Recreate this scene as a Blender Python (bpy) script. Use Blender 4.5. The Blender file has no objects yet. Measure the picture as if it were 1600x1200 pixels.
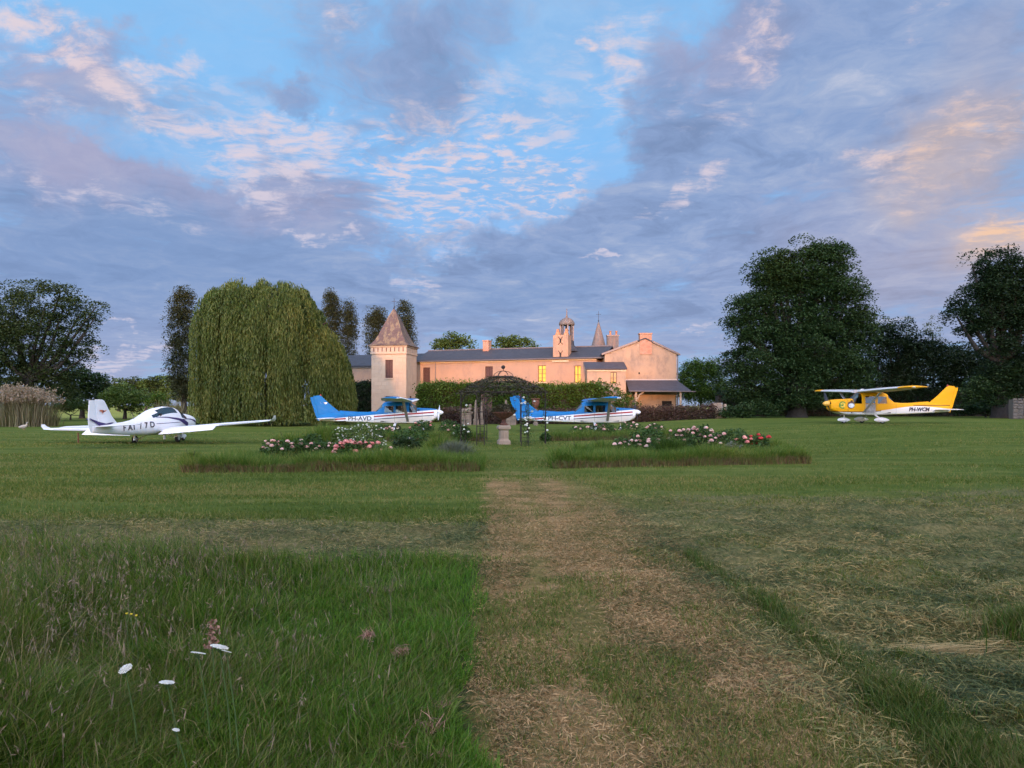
import bpy, bmesh, math, random
import numpy as np
from mathutils import Vector, Matrix, Euler, noise as mnoise
R = math.radians
rng = np.random.default_rng(7)
random.seed(7)
sc = bpy.context.scene
COL = sc.collection

# ------------------------------------------------------------------ camera
EYE, FPX, HZ = 1.6, 1150.0, 634.0          # eye height, focal length and horizon row of a 1600 px wide picture
cam_data = bpy.data.cameras.new('camera')
cam = bpy.data.objects.new('camera', cam_data)
COL.objects.link(cam)
cam.location = (0, 0, EYE)
cam.rotation_euler = (R(90), 0, 0)
cam_data.sensor_width = 36
cam_data.lens = FPX / 1600 * 36
cam_data.shift_y = (HZ - 600) / 1600
cam_data.clip_start = 0.05
cam_data.clip_end = 9000
sc.camera = cam

# ------------------------------------------------------------------ render look
sc.view_settings.view_transform = 'Standard'
sc.view_settings.look = 'None'
sc.view_settings.gamma = 1
sc.view_settings.exposure = 1.45
sc.view_settings.use_curve_mapping = False
sc.render.engine = 'CYCLES'
sc.cycles.max_bounces = 6
sc.cycles.diffuse_bounces = 3
sc.cycles.glossy_bounces = 3
sc.cycles.transmission_bounces = 4
sc.cycles.transparent_max_bounces = 8
sc.cycles.caustics_reflective = False
sc.cycles.caustics_refractive = False

# ------------------------------------------------------------------ sun, low behind the camera
SUN_EL, SUN_AZ = 4.0, 180.0 + 4.0          # azimuth clockwise from +Y
sl = bpy.data.lights.new('sun', 'SUN')
sl.energy = 1.65
sl.angle = R(2.2)
sl.color = (1.0, 0.46, 0.22)
sun = bpy.data.objects.new('sun', sl)
COL.objects.link(sun)
sv = Vector((math.sin(R(SUN_AZ)) * math.cos(R(SUN_EL)), math.cos(R(SUN_AZ)) * math.cos(R(SUN_EL)), math.sin(R(SUN_EL))))
sun.rotation_euler = sv.to_track_quat('Z', 'Y').to_euler()
sun.location = (0, -30, 60)


# ------------------------------------------------------------------ node helpers
class G:
    """thin wrapper that makes node graphs readable"""
    def __init__(s, nt): s.nt = nt
    def n(s, t, **kw):
        nd = s.nt.nodes.new(t)
        for k, v in kw.items(): setattr(nd, k, v)
        return nd
    def put(s, sock, v):
        if v is None: return
        if hasattr(v, 'is_output'): s.nt.links.new(v, sock)
        else: sock.default_value = v
    def m(s, op, a, b=None, c=None, clamp=False):
        nd = s.n('ShaderNodeMath', operation=op, use_clamp=clamp)
        for i, v in enumerate((a, b, c)): s.put(nd.inputs[i], v)
        return nd.outputs[0]
    def add(s, a, b): return s.m('ADD', a, b)
    def mul(s, a, b): return s.m('MULTIPLY', a, b)
    def v(s, op, a, b=None, scale=None):
        nd = s.n('ShaderNodeVectorMath', operation=op)
        s.put(nd.inputs[0], a)
        if b is not None: s.put(nd.inputs[1], b)
        if scale is not None: s.put(nd.inputs['Scale'], scale)
        return nd.outputs['Value'] if op in ('LENGTH', 'DOT_PRODUCT', 'DISTANCE') else nd.outputs[0]
    def xyz(s, x, y, z):
        nd = s.n('ShaderNodeCombineXYZ')
        for i, q in enumerate((x, y, z)): s.put(nd.inputs[i], q)
        return nd.outputs[0]
    def sep(s, a):
        nd = s.n('ShaderNodeSeparateXYZ'); s.put(nd.inputs[0], a)
        return nd.outputs
    def noise(s, vec, scale, detail=4, rough=.55, dist=0, col=False):
        nd = s.n('ShaderNodeTexNoise')
        s.put(nd.inputs['Vector'], vec)
        nd.inputs['Scale'].default_value = scale
        nd.inputs['Detail'].default_value = detail
        nd.inputs['Roughness'].default_value = rough
        nd.inputs['Distortion'].default_value = dist
        return nd.outputs['Color'] if col else nd.outputs['Fac']
    def step(s, x, a, b, lo=0., hi=1., smooth=True):
        nd = s.n('ShaderNodeMapRange', interpolation_type='SMOOTHSTEP' if smooth else 'LINEAR')
        s.put(nd.inputs[0], x)
        for i, q in enumerate((a, b, lo, hi)): s.put(nd.inputs[i + 1], q)
        return nd.outputs[0]
    def mix(s, f, a, b, mode='MIX'):
        nd = s.n('ShaderNodeMix', data_type='RGBA', blend_type=mode)
        s.put(nd.inputs[0], f)
        s.put(nd.inputs[6], a if hasattr(a, 'is_output') else (*a, 1)[:4])
        s.put(nd.inputs[7], b if hasattr(b, 'is_output') else (*b, 1)[:4])
        return nd.outputs[2]
    def ramp(s, f, stops):
        nd = s.n('ShaderNodeValToRGB'); s.put(nd.inputs[0], f)
        el = nd.color_ramp.elements
        while len(el) < len(stops): el.new(.5)
        for e, (p, c) in zip(el, stops): e.position = p; e.color = (*c, 1)[:4]
        return nd.outputs[0]
    def mapping(s, vec, loc=(0, 0, 0), rot=(0, 0, 0), scale=(1, 1, 1), kind='POINT'):
        nd = s.n('ShaderNodeMapping', vector_type=kind)
        s.put(nd.inputs[0], vec)
        nd.inputs[1].default_value = loc; nd.inputs[2].default_value = rot; nd.inputs[3].default_value = scale
        return nd.outputs[0]


def srgb(r, g, b):
    f = lambda c: (c / 255) / 12.92 if c / 255 <= .04045 else ((c / 255 + .055) / 1.055) ** 2.4
    return (f(r), f(g), f(b))


# ------------------------------------------------------------------ sky: physical clear sky under layers of dusk cloud
def build_sky():
    w = bpy.data.worlds.new('World'); sc.world = w; w.use_nodes = True
    nt = w.node_tree; g = G(nt); bg = nt.nodes['Background']
    STR = 0.1
    bg.inputs[1].default_value = STR
    K = 1 / (STR * 2 ** sc.view_settings.exposure)          # picture value -> radiance fed to the background
    def pic(r, gg, b): return tuple(c * K for c in srgb(r, gg, b))
    sky = g.n('ShaderNodeTexSky', sky_type='NISHITA', sun_disc=False)
    sky.sun_elevation = R(SUN_EL); sky.sun_rotation = R(SUN_AZ)
    sky.ozone_density = 4.0; sky.air_density = .8; sky.dust_density = .6
    d = g.n('ShaderNodeTexCoord').outputs['Generated']
    x, y, z = g.sep(d)
    zc = g.m('MAXIMUM', z, 0.0)
    az = g.m('ARCTAN2', x, y)
    el = g.m('ARCSINE', z)
    ae = g.xyz(az, el, 0)
    den = g.add(zc, .10)
    q = g.xyz(g.m('DIVIDE', x, den), g.m('DIVIDE', y, den), 0)      # flat cloud deck seen in perspective
    warp = g.v('SCALE', g.v('SUBTRACT', g.noise(q, 1.1, 4, .6, col=True), (.5, .5, .5)), scale=.9)
    wae = g.v('ADD', ae, g.v('SCALE', g.v('SUBTRACT', g.noise(ae, 9, 5, .6, col=True), (.5, .5, .5)), scale=.16))
    qw = g.v('ADD', q, warp)

    def blob(px, py, rx, ry, rot, amp, soft=1.0, src=None):
        a = math.atan((px - 800) / FPX); e = math.atan((HZ - py) / FPX * math.cos(a))
        k = FPX / math.cos(a)
        c, s_ = math.cos(R(rot)), math.sin(R(rot))
        v1 = g.v('SUBTRACT', src or wae, (a, e, 0))
        v2 = g.mapping(v1, rot=(0, 0, -R(rot)))
        v3 = g.v('MULTIPLY', v2, (k / rx, FPX / ry, 0))
        return g.step(g.v('LENGTH', v3), 1.0 + .25 * soft, 1.0 - .75 * soft, 0, amp)
    def field(lst, base=0., soft=1.0, src=None):
        out = base
        for b in lst: out = g.add(out, blob(*b, soft=soft, src=src))
        return out

    # main grey-violet deck
    n1 = g.noise(qw, 1.0, 9, .60)
    n2 = g.noise(qw, 4.4, 8, .66)
    deck_cov = field([
        (40, 210, 300, 110, -12, .62), (100, 430, 620, 170, 4, .80), (560, 390, 300, 130, -4, .50), (640, 95, 190, 130, 10, .66),
        (460, 60, 110, 80, 0, .3), (520, 250, 190, 60, 14, .42), (1010, 330, 330, 100, 24, .80), (1330, 210, 430, 250, 8, .80),
        (1150, 90, 210, 110, 20, .62), (1300, 480, 620, 130, 0, .75), (820, 440, 220, 80, 14, .70), (540, 520, 500, 100, 0, .5),
        (240, 40, 90, 30, 5, .5), (390, 130, 60, 28, -20, .6), (460, 152, 45, 22, 20, .55), (1500, 60, 260, 110, 0, .5),
        (330, 90, 120, 50, 0, -.40), (90, 60, 230, 80, -6, .55), (250, 150, 150, 50, -20, .25), (890, 170, 100, 150, 8, -.9), (700, 290, 130, 90, 0, -.25), (640, 455, 70, 40, 40, -.7),
        (250, 225, 200, 38, -14, -.35), (1250, 165, 90, 40, 20, -.35), (1080, 315, 60, 20, 25, -.25), (60, 320, 120, 30, -5, -.15),
    ], .17)
    front = g.step(y, -.35, .35)
    deck_cov = g.add(deck_cov, g.mul(g.m('SUBTRACT', 1.0, front), .28))
    dn = g.add(g.mul(g.m('SUBTRACT', n1, .5), 2.6), g.mul(g.m('SUBTRACT', n2, .5), 1.7))
    D = g.step(g.add(deck_cov, dn), .22, .98)
    # bright sunlit puffs and streaks
    qs = g.mapping(q, rot=(0, 0, R(28)), scale=(1.0, 2.2, 1))
    n3 = g.noise(g.v('ADD', q, g.v('SCALE', warp, scale=.6)), 11.0, 7, .66)
    nstreak = g.noise(g.v('ADD', qs, warp), 3.6, 9, .68)
    puff_cov = field([
        (470, 205, 120, 42, 24, .95), (300, 205, 240, 26, -33, .75), (500, 265, 120, 40, 16, .45), (80, 30, 150, 45, -6, .75),
        (265, 92, 55, 26, 0, .7), (150, 295, 190, 22, -14, .5), (505, 362, 75, 13, -4, .75), (915, 72, 30, 18, 0, .75), (1180, 30, 85, 32, 10, .7),
        (1215, 70, 60, 30, 10, .45), (985, 60, 60, 60, -30, .55), (1450, 20, 60, 22, 18, .6), (1090, 285, 70, 22, 26, .55), (1030, 310, 60, 14, 20, .6),
        (925, 395, 45, 7, 6, .8), (645, 460, 48, 20, 8, .7), (1465, 225, 150, 55, 8, .55), (1580, 350, 90, 42, 5, .8), (540, 20, 50, 26, 10, .5),
        (720, 165, 150, 45, 5, .40), (220, 545, 110, 13, 2, .9), (200, 500, 60, 6, 2, .7), (1100, 510, 60, 7, 4, .55), (690, 395, 75, 16, 24, .45),
        (60, 130, 120, 30, -10, .35), (1330, 250, 70, 20, 24, .35), (1130, 130, 130, 70, 15, .3),
    ], 0.0)
    pn = g.add(g.mul(g.m('SUBTRACT', nstreak, .5), 3.3), g.mul(g.m('SUBTRACT', n3, .5), 3.6))
    Pf = g.step(g.add(g.mul(puff_cov, .90), g.mul(pn, g.add(.34, g.mul(puff_cov, .8)))), .16, 1.35)
    # small ripple clouds
    rip = g.noise(g.v('ADD', g.mapping(q, rot=(0, 0, R(-12)), scale=(1.0, 1.15, 1)), g.v('SCALE', warp, scale=.45)), 14, 4, .62)
    rmask = field([(740, 255, 170, 115, 0, 1.0), (620, 235, 110, 70, 0, .6), (860, 300, 90, 80, 0, .7), (960, 110, 120, 90, 0, .5), (700, 330, 110, 60, 10, .7), (580, 300, 170, 90, 0, .6), (420, 300, 170, 70, 0, .45), (330, 190, 160, 70, -20, .35), (680, 180, 110, 70, 0, .5)])
    Rp = g.mul(g.step(g.add(rip, g.mul(g.m('SUBTRACT', n2, .5), .35)), .44, .66), g.m('MINIMUM', rmask, 1.0))

    # colours
    clear = g.mix(1.0, sky.outputs[0], (.85, 1.25, 1.9), 'MULTIPLY')
    hi = g.step(el, R(3), R(24))
    blue = g.mix(hi, pic(156, 186, 222), pic(140, 200, 246))
    clear = g.mix(g.mul(front, .88), clear, blue)                     # clear air between the clouds on the side away from the sun
    veil = g.mix(g.step(n2, .3, .7), pic(140, 172, 216), pic(184, 200, 226))
    shade = g.noise(qw, 1.7, 6, .6)
    cl = g.ramp(g.add(g.add(g.mul(shade, 1.1), -.17), g.add(g.mul(g.m('SUBTRACT', n2, .5), .9), g.mul(g.m('SUBTRACT', n3, .5), .35))),
                [(.14, pic(124, 144, 184)), (.36, pic(140, 162, 204)), (.55, pic(160, 176, 210)), (.80, pic(204, 206, 222))])
    bluish = field([(250, 400, 420, 120, 0, .6), (820, 450, 160, 60, 20, .4)], 0, 1.2)
    cl = g.mix(g.m('MINIMUM', bluish, .7), cl, pic(124, 152, 198))
    rosy = field([(50, 30, 220, 80, 0, .55), (110, 225, 210, 60, -8, .5), (450, 300, 200, 60, 0, .3), (1120, 60, 160, 60, 0, .3), (1380, 400, 300, 120, 0, .18)], 0, 1.2)
    cl = g.mix(g.m('MINIMUM', rosy, .6), cl, pic(190, 174, 196))
    warmr = field([(1480, 240, 170, 70, 8, .68), (1600, 355, 150, 60, 5, .8), (1560, 110, 130, 60, 0, .2), (1430, 430, 260, 110, 0, .20)], 0, 1.2)
    sunside = g.step(g.v('DOT_PRODUCT', d, tuple(sv)), -.35, 1.0)
    cl = g.mix(g.m('MINIMUM', g.add(g.mul(warmr, .7), sunside), .9), cl, g.mix(sunside, pic(228, 194, 168), pic(255, 196, 138)))
    low = g.step(el, R(9), R(0.5))
    cl = g.mix(g.mul(low, .75), cl, g.mix(sunside, pic(166, 174, 208), pic(250, 190, 140)))
    bright = g.mix(g.m('MINIMUM', g.add(warmr, sunside), 1.0), g.mix(g.step(el, R(10), R(26)), pic(214, 208, 226), pic(240, 216, 216)), pic(255, 206, 164))
    c = g.mix(g.mul(g.step(n1, .32, .62), .45), clear, veil)
    c = g.mix(g.mul(Rp, .85), c, bright)
    c = g.mix(g.mul(D, .93), c, cl)
    c = g.mix(g.mul(Pf, .80), c, bright)
    c = g.mix(g.mul(g.step(el, R(2.5), R(-1)), .6), c, g.mix(sunside, pic(168, 172, 200), pic(250, 190, 130)))
    # the western half of the sky, where the sun is going down, is brighter and warmer
    west = g.step(g.v('DOT_PRODUCT', d, tuple(sv)), -.45, 1.0, 0.0, 1.0)
    c = g.mix(west, c, g.mix(1.0, c, (9.3, 7.7, 5.3), 'MULTIPLY'))
    c = g.mix(g.step(z, 0.0, -.03), c, pic(70, 74, 60))
    nt.links.new(c, bg.inputs[0])
    w.cycles.sampling_method = 'MANUAL'
    w.cycles.sample_map_resolution = 512


build_sky()


# ------------------------------------------------------------------ geometry helpers
def PX(px, py, Z):
    """the point at distance Z that the photograph shows at column px, row py"""
    return Vector(((px - 800) / FPX * Z, Z, EYE + (HZ - py) / FPX * Z))


def vnoise(x, y, seed=0):
    """2-D value noise in numpy, 0..1"""
    x = np.asarray(x, float); y = np.asarray(y, float)
    xi = np.floor(x).astype(np.int64); yi = np.floor(y).astype(np.int64)
    fx = x - xi; fy = y - yi
    fx = fx * fx * (3 - 2 * fx); fy = fy * fy * (3 - 2 * fy)
    def h(a, b):
        k = (a * 374761393 + b * 668265263 + seed * 974711) & 0x7fffffff
        k = ((k ^ (k >> 13)) * 1274126177) & 0x7fffffff
        return ((k ^ (k >> 16)) & 0xffff) / 65535.0
    return (h(xi, yi) * (1 - fx) + h(xi + 1, yi) * fx) * (1 - fy) + (h(xi, yi + 1) * (1 - fx) + h(xi + 1, yi + 1) * fx) * fy


def fbm(x, y, seed=0, oct=3):
    s = 0; a = .5; t = 0
    for i in range(oct):
        s = s + a * vnoise(x * 2 ** i, y * 2 ** i, seed + i); t += a; a *= .5
    return s / t


def sst(a, b, x):
    t = np.clip((np.asarray(x, float) - a) / (b - a), 0, 1)
    return t * t * (3 - 2 * t)


def path_x(x, y): return x + .035 * y + .07          # 0 at the path's left edge, about 2.25 at the grass ridge


def gz(x, y):
    """height of the lawn"""
    x = np.asarray(x, float); y = np.asarray(y, float)
    z = .55 * sst(5, 21, x) * sst(20, 42, y)
    z = z + .05 * (fbm(x * .35, y * .35, 3) - .5) * sst(2, 6, y)
    near = sst(16, 11, y) * sst(-12, -9, x) * sst(14, 11, x)
    hay = sst(1.9, 2.6, path_x(x, y)) + sst(.2, -.2, path_x(x, y)) * sst(7.2, 8.0, y) * sst(10.6, 9.6, y) * .8
    lump = (fbm(x * 1.1, y * 2.0, 11) - .5) * .24 + (fbm(x * 4, y * 6, 17) - .5) * .10
    z = z + near * (np.clip(hay, 0, 1) * lump + (fbm(x * 5, y * 5, 23) - .5) * .03)
    return z


def gz1(x, y): return float(gz(np.array([x]), np.array([y]))[0])


def np_mesh(name, V, F, smooth=False):
    V = np.asarray(V, np.float32).reshape(-1, 3); F = np.asarray(F, np.int32)
    me = bpy.data.meshes.new(name)
    n, k = F.shape
    me.vertices.add(len(V)); me.vertices.foreach_set('co', V.ravel())
    me.loops.add(n * k); me.loops.foreach_set('vertex_index', F.ravel())
    me.polygons.add(n)
    me.polygons.foreach_set('loop_start', np.arange(0, n * k, k, dtype=np.int32))
    me.polygons.foreach_set('use_smooth', np.full(n, smooth, bool))
    me.update(calc_edges=True)
    return me


def link(name, me, mat=None, parent=None):
    o = bpy.data.objects.new(name, me)
    COL.objects.link(o)
    if mat is not None:
        me.materials.clear(); me.materials.append(mat)
    if parent is not None: o.parent = parent
    return o


def tag(o, label=None, cat=None, group=None, kind=None):
    if label: o['label'] = label
    if cat: o['category'] = cat
    if group: o['group'] = group
    if kind: o['kind'] = kind
    return o


def empty(name, loc, rz=0, label=None, cat=None, group=None):
    o = bpy.data.objects.new(name, None)
    COL.objects.link(o)
    o.empty_display_size = .2
    o.location = loc; o.rotation_euler = (0, 0, rz)
    return tag(o, label, cat, group)


class MB:
    """collects shapes and links them as one mesh object"""
    def __init__(s): s.v = []; s.f = []
    def _add(s, vs, fs):
        k = len(s.v); s.v += [tuple(p) for p in vs]; s.f += [tuple(i + k for i in f) for f in fs]
        return s
    def box(s, x0, x1, y0, y1, z0, z1, M=None):
        vs = [Vector((x, y, z)) for z in (z0, z1) for y in (y0, y1) for x in (x0, x1)]
        if M: vs = [M @ p for p in vs]
        return s._add(vs, [(0, 2, 3, 1), (4, 5, 7, 6), (0, 1, 5, 4), (2, 6, 7, 3), (0, 4, 6, 2), (1, 3, 7, 5)])
    def hexa(s, p):
        """eight corners: four below (counter-clockwise), four above"""
        return s._add(p, [(3, 2, 1, 0), (4, 5, 6, 7), (0, 1, 5, 4), (1, 2, 6, 5), (2, 3, 7, 6), (3, 0, 4, 7)])
    def tube(s, pts, rad, n=8, cap=True):
        pts = [Vector(p) for p in pts]
        if not hasattr(rad, '__len__'): rad = [rad] * len(pts)
        rings = []; ref = None
        for i, p in enumerate(pts):
            t = (pts[min(i + 1, len(pts) - 1)] - pts[max(i - 1, 0)]).normalized()
            if ref is None: ref = Vector((0, 0, 1)) if abs(t.z) < .9 else Vector((1, 0, 0))
            a = t.cross(ref).normalized(); b = a.cross(t).normalized(); ref = b
            rings.append([p + (a * math.cos(2 * math.pi * k / n) + b * math.sin(2 * math.pi * k / n)) * rad[i] for k in range(n)])
        return s.loft(rings, True, cap)
    def loft(s, rings, closed=True, cap=True):
        k = len(rings[0]); vs = [p for r in rings for p in r]; fs = []
        for i in range(len(rings) - 1):
            for j in range(k if closed else k - 1):
                a = i * k + j; b = i * k + (j + 1) % k
                fs.append((a, b, b + k, a + k))
        if cap:
            fs.append(tuple(range(k - 1, -1, -1))); fs.append(tuple((len(rings) - 1) * k + j for j in range(k)))
        return s._add(vs, fs)
    def lathe(s, prof, n=20, c=(0, 0, 0), sq=None):
        """profile of (radius, z) turned about the vertical; sq = number of sides of a square or polygonal plan"""
        n = sq or n
        off = math.pi / n if sq else 0
        rings = [[Vector((c[0] + r * math.cos(2 * math.pi * k / n + off), c[1] + r * math.sin(2 * math.pi * k / n + off), c[2] + z)) for k in range(n)] for r, z in prof]
        return s.loft(rings, True, True)
    def ball(s, c, r, n=12, m=8):
        rx, ry, rz = r if hasattr(r, '__len__') else (r, r, r)
        rings = []
        for i in range(m + 1):
            t = -math.pi / 2 + math.pi * (i + .02) / (m + .04)
            rings.append([Vector((c[0] + rx * math.cos(t) * math.cos(2 * math.pi * k / n), c[1] + ry * math.cos(t) * math.sin(2 * math.pi * k / n), c[2] + rz * math.sin(t))) for k in range(n)])
        return s.loft(rings, True, True)
    def extrude(s, poly, a, b):
        """polygon points (3-D) between two offset vectors"""
        a = Vector(a); b = Vector(b); k = len(poly)
        vs = [Vector(p) + a for p in poly] + [Vector(p) + b for p in poly]
        return s._add(vs, [tuple(range(k - 1, -1, -1)), tuple(range(k, 2 * k))] + [(i, (i + 1) % k, (i + 1) % k + k, i + k) for i in range(k)])
    def mesh(s, name, smooth=None):
        me = bpy.data.meshes.new(name)
        me.from_pydata(s.v, [], s.f)
        bm = bmesh.new(); bm.from_mesh(me)
        bmesh.ops.recalc_face_normals(bm, faces=bm.faces)
        bm.to_mesh(me); bm.free()
        if smooth:
            me.polygons.foreach_set('use_smooth', [True] * len(me.polygons))
            me.set_sharp_from_angle(angle=R(smooth))
        return me
    def build(s, name, mat, parent=None, smooth=None):
        return link(name, s.mesh(name, smooth), mat, parent)


# ------------------------------------------------------------------ materials
def material(name):
    m = bpy.data.materials.new(name); m.use_nodes = True
    nt = m.node_tree
    return m, G(nt), nt.nodes['Principled BSDF'], nt.nodes['Material Output']


def simple(name, col, rough=.6, metal=0., var=.12, scale=6., bump=0., bscale=40., spec=.4, coat=0.):
    """one paint or stone with mottled tone and fine relief"""
    m, g, b, o = material(name)
    oc = g.n('ShaderNodeTexCoord').outputs['Object']
    nz = g.noise(oc, scale, 5, .6)
    c = g.mix(g.step(nz, .3, .7), tuple(x * (1 - var) for x in col), tuple(min(1, x * (1 + var)) for x in col))
    g.put(b.inputs['Base Color'], c)
    b.inputs['Roughness'].default_value = rough
    b.inputs['Metallic'].default_value = metal
    b.inputs['Specular IOR Level'].default_value = spec
    b.inputs['Coat Weight'].default_value = coat
    if bump:
        bp = g.n('ShaderNodeBump'); bp.inputs['Strength'].default_value = bump; bp.inputs['Distance'].default_value = .02
        g.put(bp.inputs['Height'], g.noise(oc, bscale, 4, .6)); g.put(b.inputs['Normal'], bp.outputs[0])
    return m


def foliage(name, cols, trans=.3, patch=.25, pscale=.6, rough=.55, pmap=None):
    """leaf or blade material: every leaf its own tone from the list, with broad patches"""
    m, g, b, o = material(name)
    geo = g.n('ShaderNodeNewGeometry')
    f = g.add(geo.outputs['Random Per Island'], g.mul(g.m('SUBTRACT', g.noise(g.mapping(geo.outputs['Position'], scale=pmap) if pmap else geo.outputs['Position'], pscale, 4, .6), .5), patch * 4))
    n = len(cols)
    c = g.ramp(f, [((i + .5) / n, cc) for i, cc in enumerate(cols)])
    g.put(b.inputs['Base Color'], c)
    b.inputs['Roughness'].default_value = rough
    b.inputs['Specular IOR Level'].default_value = .25
    tr = g.n('ShaderNodeBsdfTranslucent'); g.put(tr.inputs[0], g.mix(1, c, (1.25, 1.3, .6), 'MULTIPLY'))
    ms = g.n('ShaderNodeMixShader'); ms.inputs[0].default_value = trans
    g.put(ms.inputs[1], b.outputs[0]); g.put(ms.inputs[2], tr.outputs[0]); g.put(o.inputs[0], ms.outputs[0])
    return m


def lawn_material():
    m, g, b, o = material('lawn')
    P = g.n('ShaderNodeNewGeometry').outputs['Position']
    x, y, z = g.sep(P)
    big = g.noise(P, .12, 4, .6)
    str_ = g.noise(g.mapping(P, scale=(.10, .75, 1)), 1.0, 5, .62)       # mowing runs across the view
    mid = g.noise(g.mapping(P, scale=(.8, 1.5, 1)), 1.3, 6, .62)
    fine = g.noise(g.mapping(P, scale=(1, .55, 1)), 26, 5, .7)
    vfine = g.noise(P, 90, 3, .7)
    green = g.ramp(g.add(g.mul(str_, .75), g.mul(g.m('SUBTRACT', mid, .5), .75)), [(.14, (.050, .088, .011)), (.34, (.080, .118, .016)), (.50, (.122, .150, .030)), (.68, (.20, .190, .062))])
    straw = g.ramp(mid, [(.24, (.075, .086, .022)), (.38, (.20, .138, .054)), (.54, (.32, .205, .090)), (.70, (.39, .265, .125))])
    hayc = g.ramp(g.add(g.mul(mid, .6), g.mul(fine, .45)), [(.30, (.040, .060, .016)), (.46, (.090, .105, .036)), (.60, (.165, .150, .062)), (.8, (.27, .21, .10))])
    pxn = g.add(g.add(x, g.mul(y, .035)), g.mul(g.m('SUBTRACT', mid, .5), .9))
    pl = g.step(pxn, -.18, .10); pr = g.step(pxn, 2.6, 1.25)
    pathm = g.mul(g.mul(pl, pr), g.step(y, 19.5, 14.5))
    track = g.step(g.add(g.mul(g.noise(g.mapping(P, scale=(1.6, .22, 1)), 1.2, 5, .6), 1.0), g.mul(g.m('SUBTRACT', mid, .5), .8)), .40, .60)
    hr = g.mul(g.step(pxn, 1.3, 2.0), g.step(g.add(y, g.mul(g.m('SUBTRACT', big, .5), 9)), 13.6, 12.0))
    hl = g.mul(g.step(pxn, .6, .1), g.mul(g.step(g.add(y, g.mul(g.m('SUBTRACT', mid, .5), 1.5)), 7.2, 7.8), g.step(g.add(y, g.mul(g.m('SUBTRACT', mid, .5), 2.0)), 11.2, 9.9)))
    tallm = g.mul(g.step(pxn, .05, -.15), g.step(y, 8.2, 7.4))
    c = g.mix(g.mul(g.m('MAXIMUM', hr, hl), .92), green, hayc)
    c = g.mix(g.mul(pathm, g.add(.45, g.mul(track, .5))), c, straw)
    c = g.mix(g.mul(tallm, .9), c, (.035, .042, .018))
    c = g.mix(1.0, c, g.ramp(g.add(g.mul(fine, .7), g.mul(vfine, .35)), [(.28, (.45, .47, .42)), (.52, (1, 1, 1)), (.74, (1.55, 1.5, 1.45))]), 'MULTIPLY')
    # far fields beyond the garden
    far = g.step(y, 80, 110)
    c = g.mix(far, c, g.ramp(big, [(.35, (.15, .18, .04)), (.6, (.26, .28, .06))]))
    g.put(b.inputs['Base Color'], c)
    b.inputs['Roughness'].default_value = .9
    b.inputs['Specular IOR Level'].default_value = .1
    bp = g.n('ShaderNodeBump'); bp.inputs['Strength'].default_value = .9; bp.inputs['Distance'].default_value = .05
    g.put(bp.inputs['Height'], g.add(fine, g.mul(vfine, .5))); g.put(b.inputs['Normal'], bp.outputs[0])
    return m


def plaster(name, col, stain, warm):
    """old lime render: broad discolouring, rain streaks, fine grit"""
    m, g, b, o = material(name)
    oc = g.n('ShaderNodeTexCoord').outputs['Object']
    a = g.noise(oc, .55, 6, .65)
    st = g.noise(g.mapping(oc, scale=(.75, .75, .42)), 1.0, 8, .7)
    c = g.mix(g.step(a, .3, .7), col, warm)
    c = g.mix(g.mul(g.step(st, .44, .72), .75), c, stain)
    gr = g.noise(oc, 22, 4, .7)
    c = g.mix(1, c, g.ramp(gr, [(.25, (.82, .82, .82)), (.7, (1.1, 1.1, 1.1))]), 'MULTIPLY')
    g.put(b.inputs['Base Color'], c); b.inputs['Roughness'].default_value = .92; b.inputs['Specular IOR Level'].default_value = .15
    bp = g.n('ShaderNodeBump'); bp.inputs['Strength'].default_value = .5; bp.inputs['Distance'].default_value = .03
    g.put(bp.inputs['Height'], g.add(gr, a)); g.put(b.inputs['Normal'], bp.outputs[0])
    return m


def slate(name, c1, c2, lichen=None, amt=.5):
    m, g, b, o = material(name)
    oc = g.n('ShaderNodeTexCoord').outputs['Object']
    uvz = g.sep(oc)
    row = g.m('FRACT', g.mul(uvz[2], 7.0))
    cell = g.n('ShaderNodeTexVoronoi'); g.put(cell.inputs['Vector'], g.mapping(oc, scale=(3.2, 3.2, 7))); cell.inputs['Scale'].default_value = 1.0
    tone = g.sep(cell.outputs['Color'])[0]
    nz = g.noise(oc, .9, 5, .65)
    c = g.mix(g.add(g.mul(tone, .55), g.mul(nz, .45)), c1, c2)
    if lichen:
        lz = g.noise(g.mapping(oc, scale=(2.2, 2.2, .55)), 1.0, 7, .7)
        c = g.mix(g.mul(g.step(lz, .46, .60), amt), c, lichen)
    g.put(b.inputs['Base Color'], c); b.inputs['Roughness'].default_value = .62; b.inputs['Specular IOR Level'].default_value = .35
    bp = g.n('ShaderNodeBump'); bp.inputs['Strength'].default_value = .6; bp.inputs['Distance'].default_value = .03
    g.put(bp.inputs['Height'], g.add(row, g.mul(tone, .6))); g.put(b.inputs['Normal'], bp.outputs[0])
    return m


def brick_mat(name, c1, c2, mortar):
    m, g, b, o = material(name)
    oc = g.n('ShaderNodeTexCoord').outputs['Object']
    x, y, z = g.sep(oc)
    bt = g.n('ShaderNodeTexBrick'); g.put(bt.inputs['Vector'], g.xyz(g.add(x, y), z, 0))
    bt.inputs['Color1'].default_value = (*c1, 1); bt.inputs['Color2'].default_value = (*c2, 1); bt.inputs['Mortar'].default_value = (*mortar, 1)
    bt.inputs['Scale'].default_value = 1; bt.inputs['Brick Width'].default_value = .23; bt.inputs['Row Height'].default_value = .075; bt.inputs['Mortar Size'].default_value = .008
    c = g.mix(g.mul(g.step(g.noise(oc, 1.6, 5, .6), .4, .7), .5), bt.outputs[0], mortar)
    g.put(b.inputs['Base Color'], c); b.inputs['Roughness'].default_value = .9
    return m


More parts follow.
